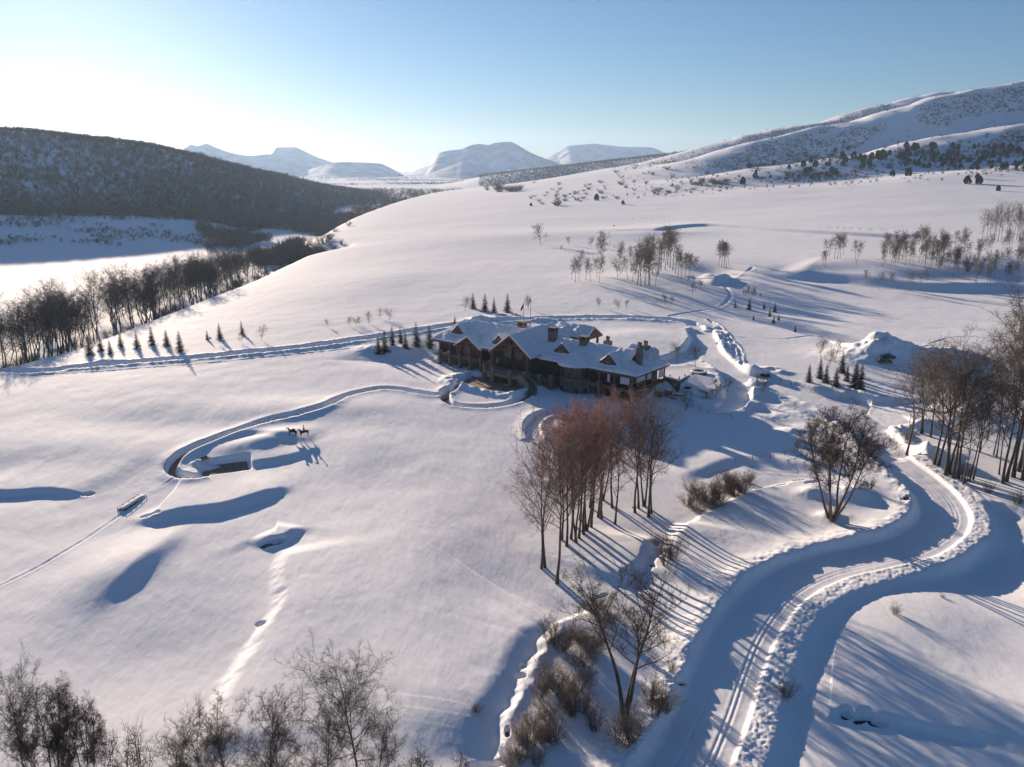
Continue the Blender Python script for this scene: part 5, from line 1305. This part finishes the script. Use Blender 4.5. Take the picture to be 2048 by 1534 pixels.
# --- willow shrubs along the creek
wil = [(1385,985,30),(1400,1000,40),(1420,1005,46),(1440,1000,44),(1455,985,42),(1470,990,46),(1485,985,40),(1375,1010,30),(1395,1022,34),(1430,1018,30),(1460,968,30),(1495,965,26)]
_w = rank(wil, lambda i: True)
for i, (a, b, h) in enumerate(wil):
    p = hit(a, b); put1("willow_shrub", WIL, p[0], p[1], height(p, h), 3.4, f"grey-brown willow, {_w[i]} from the left in the thicket along the ditch", "shrub", "willows in the ditch thicket", wide=1.5)
for (a, b, h, w, lb) in [(1345,1118,60,1.2,"large rounded willow on the creek bank below the ditch thicket"),(1330,1130,40,1.0,"smaller willow touching the large one on the creek bank"),(1312,1090,30,1,"small shrub above the creek between the stand and the large willow"),
 (1105,1290,60,1.0,"red-brown willow on the inside of the right creek's upper bend"),(1125,1300,70,1.1,"tall willow just behind the red-brown one at the creek bend"),(1095,1355,56,1.1,"snow-laden shrub on the sunny bank midway down the right creek"),(1080,1395,46,1.1,"snow-laden shrub below the first one on the right creek's bank"),(1145,1430,70,0.8,"upright twiggy sapling clump left of the three-stemmed tree"),(1165,1425,66,0.8,"upright twiggy clump second left of the three-stemmed tree"),(1188,1460,74,0.8,"tall narrow shrub directly left of the three-stemmed tree's base"),(1060,1490,66,1.1,"wide shrub low on the bank at the bottom of the right creek"),(1105,1480,66,1.2,"dense shrub right of the wide one near the bottom edge"),(1245,1490,90,0.9,"large shrub wrapped round the foot of the three-stemmed tree"),(1262,1480,80,0.9,"shrub at the right foot of the three-stemmed tree"),(1310,1430,66,1.0,"frosted willow between the three-stemmed tree and the main road"),(1330,1420,60,1.0,"pale willow closest to the main road's left bank"),(1300,1400,60,0.9,"dark willow behind the frosted one near the main road"),(1040,1525,50,1.0,"shrub at the bottom edge in the creek mouth"),(1345,1345,26,1.0,"small shrub over the culvert beside the main road"),
 (1572,1392,36,1.4,"rust-coloured shrub on the shaded slope right of the main road"),(1790,1228,28,0.9,"snow-dusted twiggy plant alone on the lit field at lower right"),(1885,1195,10,1.2,"tiny twig tuft up the field from the snow-dusted plant"),(955,1425,22,1.3,"snow-covered low bush on the shaded slope left of the right creek"),(1666,1038,40,1.0,"rusty bush round the foot of the wide-crowned tree"),(1740,978,26,0.9,"sparse bush on the bank right of the wide-crowned tree"),(1815,885,30,1.0,"small bush at the foot of the leftmost grove tree"),(1930,965,52,0.8,"thick bush among the front trunks of the right-hand grove"),(2035,1008,34,1.0,"dark bush at the right frame edge below the grove"),(1975,985,30,0.8,"twiggy bush in front of the right-hand grove")]:
    p = hit(a, b); put1("shrub", WIL, p[0], p[1], height(p, h), 3.4, lb, "shrub", None, wide=w)

for i in range(34):      # frosted brush all along the sunny bank of the right creek
    t_ = i/34; a = 1180 - 170*t_ + rnd.uniform(-6, 60); b = 1235 + 300*t_ + rnd.uniform(-20, 20); p = hit(a, b)
    put1("frosted_shrub", WILP, p[0], p[1], height(p, rnd.uniform(26, 48)), 3.4, "pale frosted brush crowding the sunny bank of the right creek", "shrub", "frosted brush on the right creek bank", wide=1.3)
# --- valley wood left of the bench
n_ = 0
for i in range(520):
    y = rnd.uniform(300, 720); ex_ = float(edge_x(np.array([y]))[0]); x = ex_ - 16 - abs(rnd.gauss(0, 30)) - (12 if y > 560 else 0)
    px, py = proj(x, y, -18 + 12)
    if px < -120 or x/y < -0.80: continue
    if 188 < px < 222 and rnd.random() < 0.9: continue
    if px > 650: continue
    H = rnd.uniform(19, 28) if y < 560 else rnd.uniform(17, 25)
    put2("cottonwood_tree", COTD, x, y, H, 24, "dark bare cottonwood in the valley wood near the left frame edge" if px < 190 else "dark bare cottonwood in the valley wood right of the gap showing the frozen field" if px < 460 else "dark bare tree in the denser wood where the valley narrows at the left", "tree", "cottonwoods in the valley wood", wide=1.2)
    n_ += 1
    if n_ >= 230: break
for i in range(70):
    y = rnd.uniform(330, 760); ex_ = float(edge_x(np.array([y]))[0]); x = ex_ - rnd.uniform(6, 40)
    if x/y < -0.72: continue
    put1("willow_shrub", WIL, x, y, rnd.uniform(3.5, 6), 3.4, "dark undergrowth shrub beneath the valley wood at the left", "shrub", "undergrowth in the valley wood", wide=1.2)
# shrubs on the bank end of the bench
for (a, b, h) in [(612,494,14),(622,490,16),(632,494,14),(642,488,18),(650,486,22),(660,492,12),(668,498,10),(683,489,12),(697,452,12),(670,463,10),(660,478,16),(600,500,14),(590,508,14),(1,700,30)][:13]:
    p = hit(a, b); put1("shrub", SHR, p[0], p[1], height(p, h), 2.6, "dark shrub on the brow where the snowfield drops to the valley", "shrub", "shrubs on the valley brow", wide=1.5)

# --- junipers and brush on the right-hand mountain
jl = [(1934,368,18),(1957,368,18),(1996,382,12),(1816,352,18),(1785,352,13),(1671,350,14),(1663,346,14),(1724,336,16),(1740,335,10),(1683,318,16),(1690,325,14),(1685,332,12),(1708,318,16),(1720,321,14),(1728,322,14),(1738,330,14),(1743,320,16),(1755,318,18),(1764,318,20),(1779,311,12),(1800,318,16),(1808,320,16),(1670,304,10),(1696,300,10),(1760,320,16),(1606,334,14),(1614,346,13),(1610,347,12),(1620,344,12),(1622,326,12),(1630,334,14),(1658,332,10),(1652,331,8),(1652,352,10),(1578,338,10),(1547,330,10),(1498,337,12),(1511,357,14),(1485,369,16),(1512,346,8),(1193,401,14),(1246,409,9),(1062,412,7),(1540,356,7),(1955,358,12)]
for i in range(120):
    a = rnd.uniform(1810, 2075); b = rnd.uniform(292, 338) + (a-1810)*0.015; jl.append((a, b, rnd.uniform(7, 13)))
lab = {0:"dark rounded juniper, left one of the pair on open snow at far right",1:"dark rounded juniper, right one of the pair on open snow at far right",2:"low rounded juniper nearest the right frame edge on open snow",3:"solitary round juniper below the dark patch on the right-hand mountain"}
for i, (a, b, h) in enumerate(jl):
    p = hit(a, b); put1("juniper", JUNM, p[0], p[1], height(p, h)*0.9, 4.2, lab.get(i, "dark juniper in the thick patch on the right-hand mountain" if i > 44 else "dark juniper in the scatter crossing the right-hand slope"), "juniper", "junipers on the right-hand slope", wide=0.95)
for (a0, a1, b0, b1, n, hh, g, lb) in [(1372,1470,362,372,16,9,"hedge-like line of scrub","brown scrub in the long low line on the slope above the terrace"),(1570,1640,350,354,10,8,"scrub by the slope junipers","brown scrub in the short line below the slope junipers"),(970,1045,378,384,14,12,"scrub clump on the skyline of the field","dark scrub in the long clump at the far top of the field"),(1108,1115,405,416,3,9,"scrub tufts above the field","small scrub tuft above the wide field"),(1300,1325,382,392,3,10,"round scrub","round bushy scrub above the terrace pond")]:
    for i in range(n):
        a = rnd.uniform(a0, a1); b = rnd.uniform(b0, b1); p = hit(a, b); put1("scrub", SHR, p[0], p[1], height(p, hh*rnd.uniform(0.7,1.2)), 2.6, lb, "shrub", g, wide=1.8)
for i in range(250):
    a = rnd.uniform(1060, 2060); b0 = 415 - (a-1100)*0.105
    b = b0 - abs(rnd.gauss(0, 26)) - 2
    p = hit(a, b)
    if p[1] > 2900: continue
    put1("scrub", SHR, p[0], p[1], height(p, rnd.uniform(3.5, 8)), 2.6, "small brown scrub dotted over the open white slope at the right", "shrub", "scrub dotted over the right-hand slope", wide=1.7)

# ------------------------------------------------------------------ masses of far vegetation (uncountable)
def blades(P, Hs, wd, n, seed, name, m, label, cat, tilt=0.35):
    """each plant: n thin upright slivers"""
    g = np.random.default_rng(seed); N = len(P)
    P = np.repeat(P, n, 0); Hh = np.repeat(Hs, n); R = Hh * 0.30
    a = g.uniform(0, 2*np.pi, N*n); rr_ = np.sqrt(g.uniform(0, 1, N*n)) * R
    z0 = Hh * g.uniform(0.0, 0.62, N*n); L = Hh * g.uniform(0.22, 0.42, N*n)
    b = P + np.stack([np.cos(a)*rr_, np.sin(a)*rr_, z0 - 0.3], -1)
    d = np.stack([np.cos(a)*tilt + g.normal(0,0.25,N*n), np.sin(a)*tilt + g.normal(0,0.25,N*n), np.ones(N*n)], -1) * L[:, None]
    w = Hh * wd; th_ = g.uniform(0, np.pi, N*n); x = np.stack([np.cos(th_)*w, np.sin(th_)*w, g.normal(0,0.3,N*n)*w], -1)
    V = np.stack([b - x, b + x, b + d], 1).reshape(-1, 3); T = np.arange(len(V)).reshape(-1, 3)
    o = link(name, mesh_np(name, V, T, m)); tag(o, label, cat, None, "stuff"); return o
g = np.random.default_rng(3)
def gz(x, y): return sample(x, y)
# hillside wood
N = 26000
yy = 1080 + 1700*g.uniform(0, 1, N)**1.5; uu = g.uniform(-0.80, -0.14, N); xx = uu*yy
ex_ = edge_x(yy); zz = gz(xx, yy); dens = fbm(xx/170, yy/170, 3, 200)
cen = look(VT, uu, yy)
k = (cen > -12) & (dens > -0.62) & (g.uniform(0,1,N) < 0.62 + 1.2*(dens+0.62)) & (yy > 1085) & (xx < ex_ - 40)
P = np.stack([xx, yy, zz], -1)[k]
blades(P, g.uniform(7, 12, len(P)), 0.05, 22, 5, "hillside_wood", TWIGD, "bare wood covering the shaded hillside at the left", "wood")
# valley floor wood behind
N = 24000
yy = 760 + 2640*g.uniform(0, 1, N)**1.5; ex_ = edge_x(yy); xx = ex_ - 22 - g.uniform(0, 1, N)**1.1 * (60 + 0.34*(yy-760)); uu = xx/yy
dens = fbm(xx/90, yy/120, 3, 210)
k = (g.uniform(0, 1, N) < sst(-0.47, -0.33, uu + 0.16*fbm(yy/60, xx/60, 3, 77))) & (dens > -0.14) & ~((yy < 900) & (xx < ex_ - 90) ) & ~((yy < 960) & (g.uniform(0,1,N) < 0.4)) & (g.uniform(0,1,N) < np.clip((760+900)/yy*0.55, 0.18, 1))
P = np.stack([xx, yy, gz(xx, yy)], -1)[k]
blades(P, g.uniform(9, 17, len(P)), 0.026, 26, 6, "valley_wood", BRUSH, "reddish-brown bare wood filling the narrowing valley floor", "wood")
# bank scrub at the foot of the hill
N = 2600
yy = g.uniform(925, 1100, N); uu = g.uniform(-0.8, -0.30, N); xx = uu*yy; dens = fbm(xx/60, yy/30, 3, 220); k = dens > 0.02
P = np.stack([xx, yy, gz(xx, yy)], -1)[k]
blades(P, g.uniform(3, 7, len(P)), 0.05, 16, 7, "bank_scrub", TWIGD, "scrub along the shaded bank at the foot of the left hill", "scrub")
# brush on the right-hand mountain and the dark spur
def brush_field(N, y0, y1, u0, u1, fn, h0, h1, wd, nb_, seed, name, label):
    yy = g.uniform(y0, y1, N); uu = g.uniform(u0, u1, N); xx = uu*yy; zz = gz(xx, yy)
    e_ = 15.0; gx = (gz(xx+e_, yy) - gz(xx-e_, yy))/(2*e_); gy = (gz(xx, yy+e_) - gz(xx, yy-e_))/(2*e_)
    lit = math.sin(SUN_EL) - math.cos(SUN_EL)*(gx*math.sin(SUN_AZ) + gy*math.cos(SUN_AZ))
    k = g.uniform(0, 1, N) < fn(xx, yy, zz, uu, lit)
    P = np.stack([xx, yy, zz], -1)[k]
    blades(P, g.uniform(h0, h1, len(P)), wd, nb_, seed, name, BRUSH, label, "brush", 0.6)
brush_field(46000, 1350, 3000, 0.12, 0.74, lambda x, y, z, u, lit: sst(1350, 1900, y)*sst(0.12, 0.34, u)*np.clip(6.0*fbm(x/420 + y/900, (y - 0.35*x)/95, 4, 230) - 0.8 + 8.0*(0.08 - lit), 0, 1) + 0.012, 3.5, 8, 0.12, 11, 8, "mountain_brush", "brown brush in bands over the right-hand mountain")
brush_field(15000, 3250, 4400, -0.04, 0.34, lambda x, y, z, u, lit: (z > -14)*np.clip(0.75 + 1.2*fbm(x/200, y/120, 3, 233), 0, 1), 7, 13, 0.10, 10, 12, "spur_brush", "dark brush covering the low spur behind the open slope")
brush_field(26000, 4300, 8200, -0.34, 0.16, lambda x, y, z, u, lit: np.clip(3.5*fbm(x/500, y/160, 3, 260) - 0.55, 0, 1)*(z > -60), 8, 14, 0.14, 6, 13, "far_scrub", "lines of scrub across the distant valley floor below the mountains")
# thicket round the junipers
N = 900
aa = g.uniform(1795, 2070, N); bb = g.uniform(290, 342, N); dens = fbm(aa/40, bb/10, 2, 240)
P = np.array([hit(a, b) for a, b, d in zip(aa[:420], bb[:420], dens) if d > -0.12 and b > 296 - (a-1795)*0.02])
blades(P, g.uniform(4, 8, len(P)), 0.05, 26, 9, "juniper_thicket", TWIGD, "dark leafless thicket round the junipers on the right-hand mountain", "brush", 0.5)
# ------------------------------------------------------------------ fences, flags, statues, vehicles and small things
FPOST = mat("fence_post", (0.10,0.08,0.065), 0.9, noise=0.2, scale=4)
WIREM = mat("fence_rail", (0.13,0.11,0.09), 0.85)
BRONZE = mat("bronze", (0.030,0.026,0.024), 0.45, metal=0.6, spec=0.5)
FLAGP = mat("flagpole_metal", (0.22,0.20,0.19), 0.5, metal=0.7)
WATER = mat("creek_water", (0.012,0.014,0.015), 0.12, spec=0.5)
def fence(pts, label, gap=3.6, h=1.35, rails=2, group=None):
    P = pxline(pts, 0.6); o3 = P[0]; e = empty("fence", tuple(o3)); tag(e, label, "fence", group)
    acc = gap; last = None; posts = []
    for i in range(len(P)):
        if i: acc += float(np.hypot(*(P[i]-P[i-1])[:2]))
        if acc >= gap: posts.append(P[i]); acc = 0
    for q in posts:
        b = MB(); v = q - o3; b.tube([(v[0],v[1],v[2]-0.6),(v[0],v[1],v[2]+h)], [0.09,0.075], 6); b.build("post", FPOST, e)
    for k in range(rails):
        b = MB(); z = h*(0.92 - 0.42*k)
        for q0, q1 in zip(posts[:-1], posts[1:]):
            a = q0 - o3; c = q1 - o3; b.bar((a[0],a[1],a[2]+z), (c[0],c[1],c[2]+z), 0.05)
        b.build("rail", WIREM, e)
fence([(1045,868),(1062,850),(1078,836),(1105,824),(1150,815),(1200,810),(1245,806)], "wire fence curving round the groomed loop below the lodge")
fence([(1375,815),(1400,822),(1440,832),(1490,838)], "short fence run in the shade between the yard and the rough snow heaps", 4.5)
fence([(1470,925),(1510,920),(1550,915),(1590,905),(1608,898)], "fence on the shaded bank left of the wide-crowned tree", 4.0)
fence([(1535,758),(1565,765),(1600,776),(1636,790),(1655,800)], "fence along the near side of the drive opposite the clump of spruces", 4.0)

# flagpoles
def flagpole(base, top_px, label, stripes, kind):
    p = hit(*base); H = height(p, top_px); e = empty("flagpole", (p[0], p[1], p[2]-0.1)); tag(e, label, "flagpole", "flagpoles behind the lodge")
    b = MB(); b.tube([(0,0,0),(0,0,H*0.5),(0,0,H)], [0.13,0.11,0.07], 8); b.build("pole", FLAGP, e)
    b = MB(); b.ellipsoid((0,0,H+0.12), (0.15,0.15,0.15), 8, 5); b.build("finial", FLAGP, e)
    # hanging cloth: folded strip swinging down to the left
    W_, L_ = 1.9, 3.0; nu, nv = 10, 13; V = []; 
    for i in range(nu+1):
        for j in range(nv+1):
            u = i/nu; v = j/nv
            x = -u*L_*0.42 - 0.05; z = H - 0.3 - v*W_*0.95 - u*L_*0.72; y = 0.16*math.sin(u*7 + v*2.0)*u
            V.append((x, y, z))
    me = bpy.data.meshes.new("flag"); Q = [(i*(nv+1)+j, (i+1)*(nv+1)+j, (i+1)*(nv+1)+j+1, i*(nv+1)+j+1) for i in range(nu) for j in range(nv)]
    me.from_pydata(V, [], Q)
    if kind == "us":
        for m in (mat("flag_red", (0.42,0.03,0.04), 0.8), mat("flag_white", (0.72,0.72,0.72), 0.8), mat("flag_blue", (0.03,0.05,0.19), 0.8)): me.materials.append(m)
        for k, f_ in enumerate(me.polygons):
            i, j = divmod(k, nv); f_.material_index = 2 if (i < nu*0.4 and j < 7) else (0 if j % 2 == 0 else 1)
    else: me.materials.append(mat("flag_green", (0.02,0.05,0.035), 0.85))
    f = link("flag", me, e); so = f.modifiers.new("cloth", 'SOLIDIFY'); so.thickness = 0.02
flagpole((1047,646), 40, "shorter flagpole behind the lodge with a dark green flag hanging limp", 0, "green")
flagpole((1061,653), 58, "taller flagpole behind the lodge with a red, white and blue striped flag", 0, "us")

# bronze figures: continuous skinned bodies
def skin_obj(name, V, E_, R, m, parent):
    bm = bmesh.new(); lay = bm.verts.layers.skin.verify(); vs_ = [bm.verts.new(v) for v in V]
    for a, b in E_: bm.edges.new((vs_[a], vs_[b]))
    for v, r_ in zip(vs_, R): v[lay].radius = (r_, r_) if not hasattr(r_, '__len__') else r_
    vs_[0][lay].use_root = True
    me = bpy.data.meshes.new(name); bm.to_mesh(me); bm.free(); me.materials.append(m)
    o = link(name, me, parent); sk = o.modifiers.new("skin", 'SKIN'); sk.use_smooth_shade = True
    ss = o.modifiers.new("sub", 'SUBSURF'); ss.levels = 1; ss.render_levels = 2; return o
HV = [(0,0,1.25),(0.45,0,1.22),(0.85,0,1.28),(-0.45,0,1.28),(-0.8,0,1.32),
      (1.05,0,1.62),(1.25,0,1.98),(1.5,0,2.02),(1.85,0,1.82),
      (0.78,0.17,0.95),(0.80,0.17,0.55),(0.78,0.17,0.12),(0.80,-0.17,0.95),(0.98,-0.17,0.62),(0.86,-0.17,0.30),
      (-0.75,0.18,0.95),(-0.88,0.18,0.58),(-0.80,0.18,0.12),(-0.75,-0.18,0.95),(-0.92,-0.18,0.58),(-0.92,-0.18,0.12),
      (-1.05,0,1.30),(-1.22,0,0.95),(-1.24,0,0.6),(1.22,0.07,2.18),(1.22,-0.07,2.18)]
HE = [(0,1),(1,2),(0,3),(3,4),(2,5),(5,6),(6,7),(7,8),(2,9),(9,10),(10,11),(2,12),(12,13),(13,14),(4,15),(15,16),(16,17),(4,18),(18,19),(19,20),(4,21),(21,22),(22,23),(6,24),(6,25)]
HR = [0.36,0.37,0.33,0.35,0.33,0.21,0.15,0.14,0.085,0.14,0.075,0.06,0.14,0.075,0.06,0.16,0.085,0.06,0.16,0.085,0.06,0.10,0.07,0.03,0.035,0.035]
def horse(px, py, rz, label, rider=False, s=1.15):
    p = hit(px, py); e = empty("horse_statue", (p[0], p[1], p[2]-0.12), rz, s); tag(e, label, "statue", "bronze horses on the snow")
    skin_obj("horse", HV, HE, HR, BRONZE, e)
    if rider:
        z = 0.42
        RV = [(-0.05,0,1.22+z),(-0.02,0,1.50+z),(0.02,0,1.80+z),(0.04,0,1.98+z),(0.07,0,2.10+z),(0.08,0,2.22+z),
              (0.12,0.28,1.10+z),(0.22,0.40,0.68+z),(0.30,0.42,0.55+z),(0.12,-0.28,1.10+z),(0.22,-0.40,0.68+z),(0.30,-0.42,0.55+z),
              (0.02,0.22,1.78+z),(0.18,0.30,1.52+z),(0.42,0.16,1.46+z),(0.02,-0.22,1.78+z),(0.18,-0.30,1.52+z),(0.42,-0.16,1.46+z)]
        RE = [(0,1),(1,2),(2,3),(3,4),(4,5),(0,6),(6,7),(7,8),(0,9),(9,10),(10,11),(2,12),(12,13),(13,14),(2,15),(15,16),(16,17)]
        RR_ = [0.17,0.15,0.17,0.07,0.11,0.09,0.12,0.08,0.06,0.12,0.08,0.06,0.09,0.06,0.05,0.09,0.06,0.05]
        skin_obj("rider", RV, RE, RR_, BRONZE, e)
        b = MB(); b.lathe([(0.24,2.28+z),(0.23,2.31+z),(0.12,2.32+z),(0.10,2.45+z)], 10, (0.08,0)); b.build("hat", BRONZE, e)
    else:
        b = MB(); b.box(-0.55,0.3,-0.42,0.42,1.38,1.72); b.ellipsoid((-0.12,0,1.75),(0.48,0.42,0.22),10,5); pk = b.build("pack", BRONZE, e)
horse(586, 871, rad(165), "dark bronze pack horse statue standing in the snow near the fire pit")
horse(609, 872, rad(215), "dark bronze statue of a rider on horseback, right of the pack horse", True, 1.2)

# vehicles
TYRE = mat("tyre", (0.015,0.015,0.016), 0.85); CHROME = mat("rim", (0.35,0.35,0.36), 0.4, metal=0.8)
def car(px, py, rz, body_rgb, label, kind="suv", group=None, snow=False, at=None):
    if at is None: p = hit(px, py)
    else: p = at
    e = empty("parked_car", (p[0], p[1], p[2]), rz); tag(e, label, "car", group)
    bmt = mat("paint_%d" % int(sum(body_rgb)*1000), body_rgb, 0.3, spec=0.5)
    L_, W_ = 4.9, 1.95
    prof = [(-2.4,0.45),(-2.42,0.95),(-1.3,1.05),(-0.9,1.08),(2.2,1.10),(2.42,0.95),(2.42,0.45)]
    b = MB(); n = len(prof); V = [(x, s_*W_/2, z) for s_ in (-1,1) for x, z in prof]
    b.add(V, [(i, (i+1)%n, n+(i+1)%n, n+i) for i in range(n)], (), [tuple(range(n))[::-1], tuple(n+i for i in range(n))])
    bd = b.build("body", bmt, e); bevel(bd, 0.09, 2)
    top = [(-1.25,1.06),(-0.65,1.72),(2.0,1.74),(2.32,1.08)] if kind != "pickup" else [(-1.15,1.06),(-0.55,1.74),(0.75,1.74),(0.95,1.08)]
    b = MB(); n = 4; V = [(x, s_*(W_/2-0.10-(0.12 if z > 1.3 else 0)), z) for s_ in (-1,1) for x, z in top]
    b.add(V, [(i, (i+1)%n, n+(i+1)%n, n+i) for i in range(n)], (), [tuple(range(n))[::-1], tuple(n+i for i in range(n))])
    cb = b.build("cabin", GLASS, e); bevel(cb, 0.05)
    b = MB(); x1 = top[2][0]; b.box(-0.62, x1-0.03, -0.80, 0.80, 1.73, 1.80 + (0.14 if snow else 0)); rf = b.build("roof", SNOWR if snow else bmt, e); bevel(rf, 0.03)
    if kind == "pickup":
        b = MB(); b.box(1.05,2.3,-0.85,0.85,1.02,1.16); b.build("bed_cover", TYRE, e)
    for sx in (-1.55, 1.5):
        for sy in (-1, 1):
            w_ = MB(); y = sy*(W_/2-0.10)
            w_.tube([(sx, y-0.13, 0.38),(sx, y+0.13, 0.38)], 0.38, 14); wh = w_.build("wheel", TYRE, e)
            w_ = MB(); w_.tube([(sx, y+sy*0.10, 0.38),(sx, y+sy*0.15, 0.38)], 0.2, 10); w_.build("rim", CHROME, wh)
    for sy in (-0.7, 0.7):
        b = MB(); b.box(-2.46,-2.40,sy-0.18,sy+0.18,0.72,0.88); b.build("headlight", mat("lamp_glass", (0.6,0.6,0.62), 0.2), e)
        b = MB(); b.box(2.40,2.45,sy-0.14,sy+0.14,0.72,0.95); b.build("tail_light", mat("tail_red", (0.25,0.01,0.01), 0.3), e)
car(1769, 726, rad(172), (0.012,0.012,0.014), "black off-road vehicle parked in front, in the shade of the tall snow heap", "suv", "dark vehicles by the snow heap")
car(1777, 717, rad(176), (0.02,0.02,0.023), "second black vehicle parked behind the front one by the tall snow heap", "pickup", "dark vehicles by the snow heap")
yz = lambda a, b: (L2W(a, b)[0], L2W(a, b)[1], ground(L2W(a, b)[0], L2W(a, b)[1]) + 0.0)
car(0, 0, LODGE.rotation_euler[2] + rad(25), (0.42,0.43,0.44), "pale car with a snowy roof parked in the lodge yard beside the red bin", "suv", None, True, yz(-8.2, 14.0))
car(0, 0, LODGE.rotation_euler[2] + rad(70), (0.55,0.56,0.57), "white vehicle half inside the dark garage entrance", "suv", None, False, yz(-9.6, 19.0))
REDP = mat("red_paint", (0.28,0.025,0.02), 0.5, noise=0.15, scale=2)
def bin_(a, b_, m, label, hh, snow):
    p = yz(a, b_); e = empty("skip_bin", p, LODGE.rotation_euler[2]); tag(e, label, "bin")
    b = MB(); V = [(-1.0,-0.8,0.15),(1.0,-0.8,0.15),(1.0,0.8,0.15),(-1.0,0.8,0.15),(-1.15,-0.95,hh),(1.15,-0.95,hh),(1.15,0.95,hh),(-1.15,0.95,hh)]
    b.add(V, [(0,3,2,1),(4,5,6,7),(0,1,5,4),(1,2,6,5),(2,3,7,6),(3,0,4,7)]); bevel(b.build("body", m, e), 0.04)
    b = MB(); b.box(-1.2,1.2,-1.0,1.0,hh,hh+0.12); b.build("lid", m, e)
    for sx in (-0.8, 0.8):
        b = MB(); b.box(sx-0.1,sx+0.1,-0.7,0.7,0,0.15); b.build("skid", TYRE, e)
    if snow:
        b = MB(); b.ellipsoid((0,0,hh+0.1),(1.15,0.95,0.45),14,6); b.build("snow_cap", SNOWR, e, True)
bin_(-4.6, 14.6, REDP, "red bin with a thick cap of snow at the lodge's right end", 2.0, True)
bin_(-2.6, 11.6, mat("dark_bin", (0.03,0.028,0.028), 0.7), "dark bin against the wall left of the red one", 1.5, False)

# footbridge on the left
def bridge():
    a = hit(243, 1021); b_ = hit(285, 992); d = (b_-a); L_ = float(np.hypot(d[0], d[1])); e = empty("footbridge", tuple((a+b_)/2 + np.array([0,0,0.05])), math.atan2(d[1], d[0]))
    tag(e, "low snow-covered wooden footbridge over the creek at the left", "bridge")
    b = MB(); b.box(-L_/2, L_/2, -0.95, 0.95, -0.25, 0.0); b.build("deck", FPOST, e)
    b = MB(); n = 14; V = []; 
    for i in range(n+1):
        x = -L_/2 + L_*i/n
        for j in range(7): y = -0.8 + 1.6*j/6; V.append((x, y, 0.02 + 0.45*(1-(y/0.9)**4) + 0.05*math.sin(i*1.7+j)))
    b.add(V, [(i*7+j, (i+1)*7+j, (i+1)*7+j+1, i*7+j+1) for i in range(n) for j in range(6)]); so = b.build("snow", SNOWR, e, True); md = so.modifiers.new("t", 'SOLIDIFY'); md.thickness = 0.3
    for s_ in (-1, 1):
        b = MB(); b.bar((-L_/2, s_*1.0, 0.5), (L_/2, s_*1.0, 0.5), 0.07); b.build("handrail", FPOST, e)
        for k in range(5):
            b = MB(); x = -L_/2 + L_*k/4; b.box(x-0.07, x+0.07, s_*1.0-0.07, s_*1.0+0.07, -0.5, 0.5); b.build("post", FPOST, e)
bridge()
# fire pit floor, bench and boulders
def pitfloor():
    c, s_ = math.cos(PIT_ANG), math.sin(PIT_ANG); P = [(PIT_C[0]+c*x-s_*y, PIT_C[1]+s_*x+c*y) for x, y in ((-5.8,-4.3),(5.8,-4.3),(5.8,4.3),(-5.8,4.3))]
    b = MB(); b.prism(P, PIT_Z-0.3, PIT_Z+0.07); o = b.build("patio", PAVE); o["kind"] = "structure"
pitfloor()
def bench(px, py, label, rz):
    p = hit(px, py); e = empty("bench", (p[0], p[1], p[2]-0.05), rz, 1.15); tag(e, label, "bench")
    b = MB(); b.box(-0.9,0.9,-0.25,0.25,0.42,0.48); b.build("seat", FPOST, e)
    b = MB(); b.box(-0.9,0.9,0.22,0.28,0.5,1.0); b.build("backrest", FPOST, e)
    for x in (-0.75,0.75):
        for y in (-0.2,0.2):
            b = MB(); b.box(x-0.04,x+0.04,y-0.04,y+0.04,0,0.42); b.build("leg", FPOST, e)
bench(410, 921, "dark bench poking out of the snow beside the fire pit", PIT_ANG + rad(30))
# open water in the creek hollows
for (x, y, z, a, b_, an) in PITS[:-1]:
    c, s_ = math.cos(an), math.sin(an); m_ = MB(); P = []
    for i in range(18):
        t_ = 2*math.pi*i/18; u_ = a*0.92*math.cos(t_); v_ = b_*0.92*math.sin(t_); P.append((x + c*u_ - s_*v_, y + s_*u_ + c*v_))
    m_.prism(P, z-0.2, z+0.06); o = m_.build("water", WATER); o["kind"] = "structure"
# boulders and dark debris
ROCK = mat("rock", (0.05,0.045,0.04), 0.9, noise=0.3, scale=2)
def rock(px, py, s, label):
    p = hit(px, py); bm = bmesh.new(); bmesh.ops.create_icosphere(bm, subdivisions=2, radius=s); q = random.Random(int(px))
    for v in bm.verts: v.co *= 1 + q.uniform(-0.25, 0.25); v.co.z *= 0.7
    me = bpy.data.meshes.new("boulder"); bm.to_mesh(me); bm.free(); me.materials.append(ROCK); o = link("boulder", me, None, tuple(p)); tag(o, label, "rock")
rock(1811, 996, 0.6, "dark boulder on the sunny bank inside the road bend")
rock(1535, 752, 1.1, "dark earthy lump in the ploughed snow beside the drive")
rock(1525, 750, 0.9, "smaller dark lump left of the earthy one beside the drive")
rock(420, 676, 0.6, "dark stone peeping from the snow above the left road")
rock(1228, 452, 1.2, "dark stump standing alone near the terrace track")
bpy.context.view_layer.update()
# ------------------------------------------------------------------ air
hz = bpy.data.meshes.new("haze"); _mb = MB(); _mb.box(-15500, 15500, -2500, 16200, -60, 620)
hm = bpy.data.materials.new("haze"); hm.use_nodes = True; _n = hm.node_tree.nodes
for q in list(_n):
    if q.type == 'BSDF_PRINCIPLED': _n.remove(q)
pv = _n.new("ShaderNodeVolumePrincipled"); pv.inputs["Color"].default_value = (0.48, 0.69, 1.0, 1); pv.inputs["Density"].default_value = HAZE_D
pv.inputs["Anisotropy"].default_value = 0.36
hm.node_tree.links.new(pv.outputs[0], _n["Material Output"].inputs["Volume"])
o = _mb.build("haze", hm); o["kind"] = "stuff"
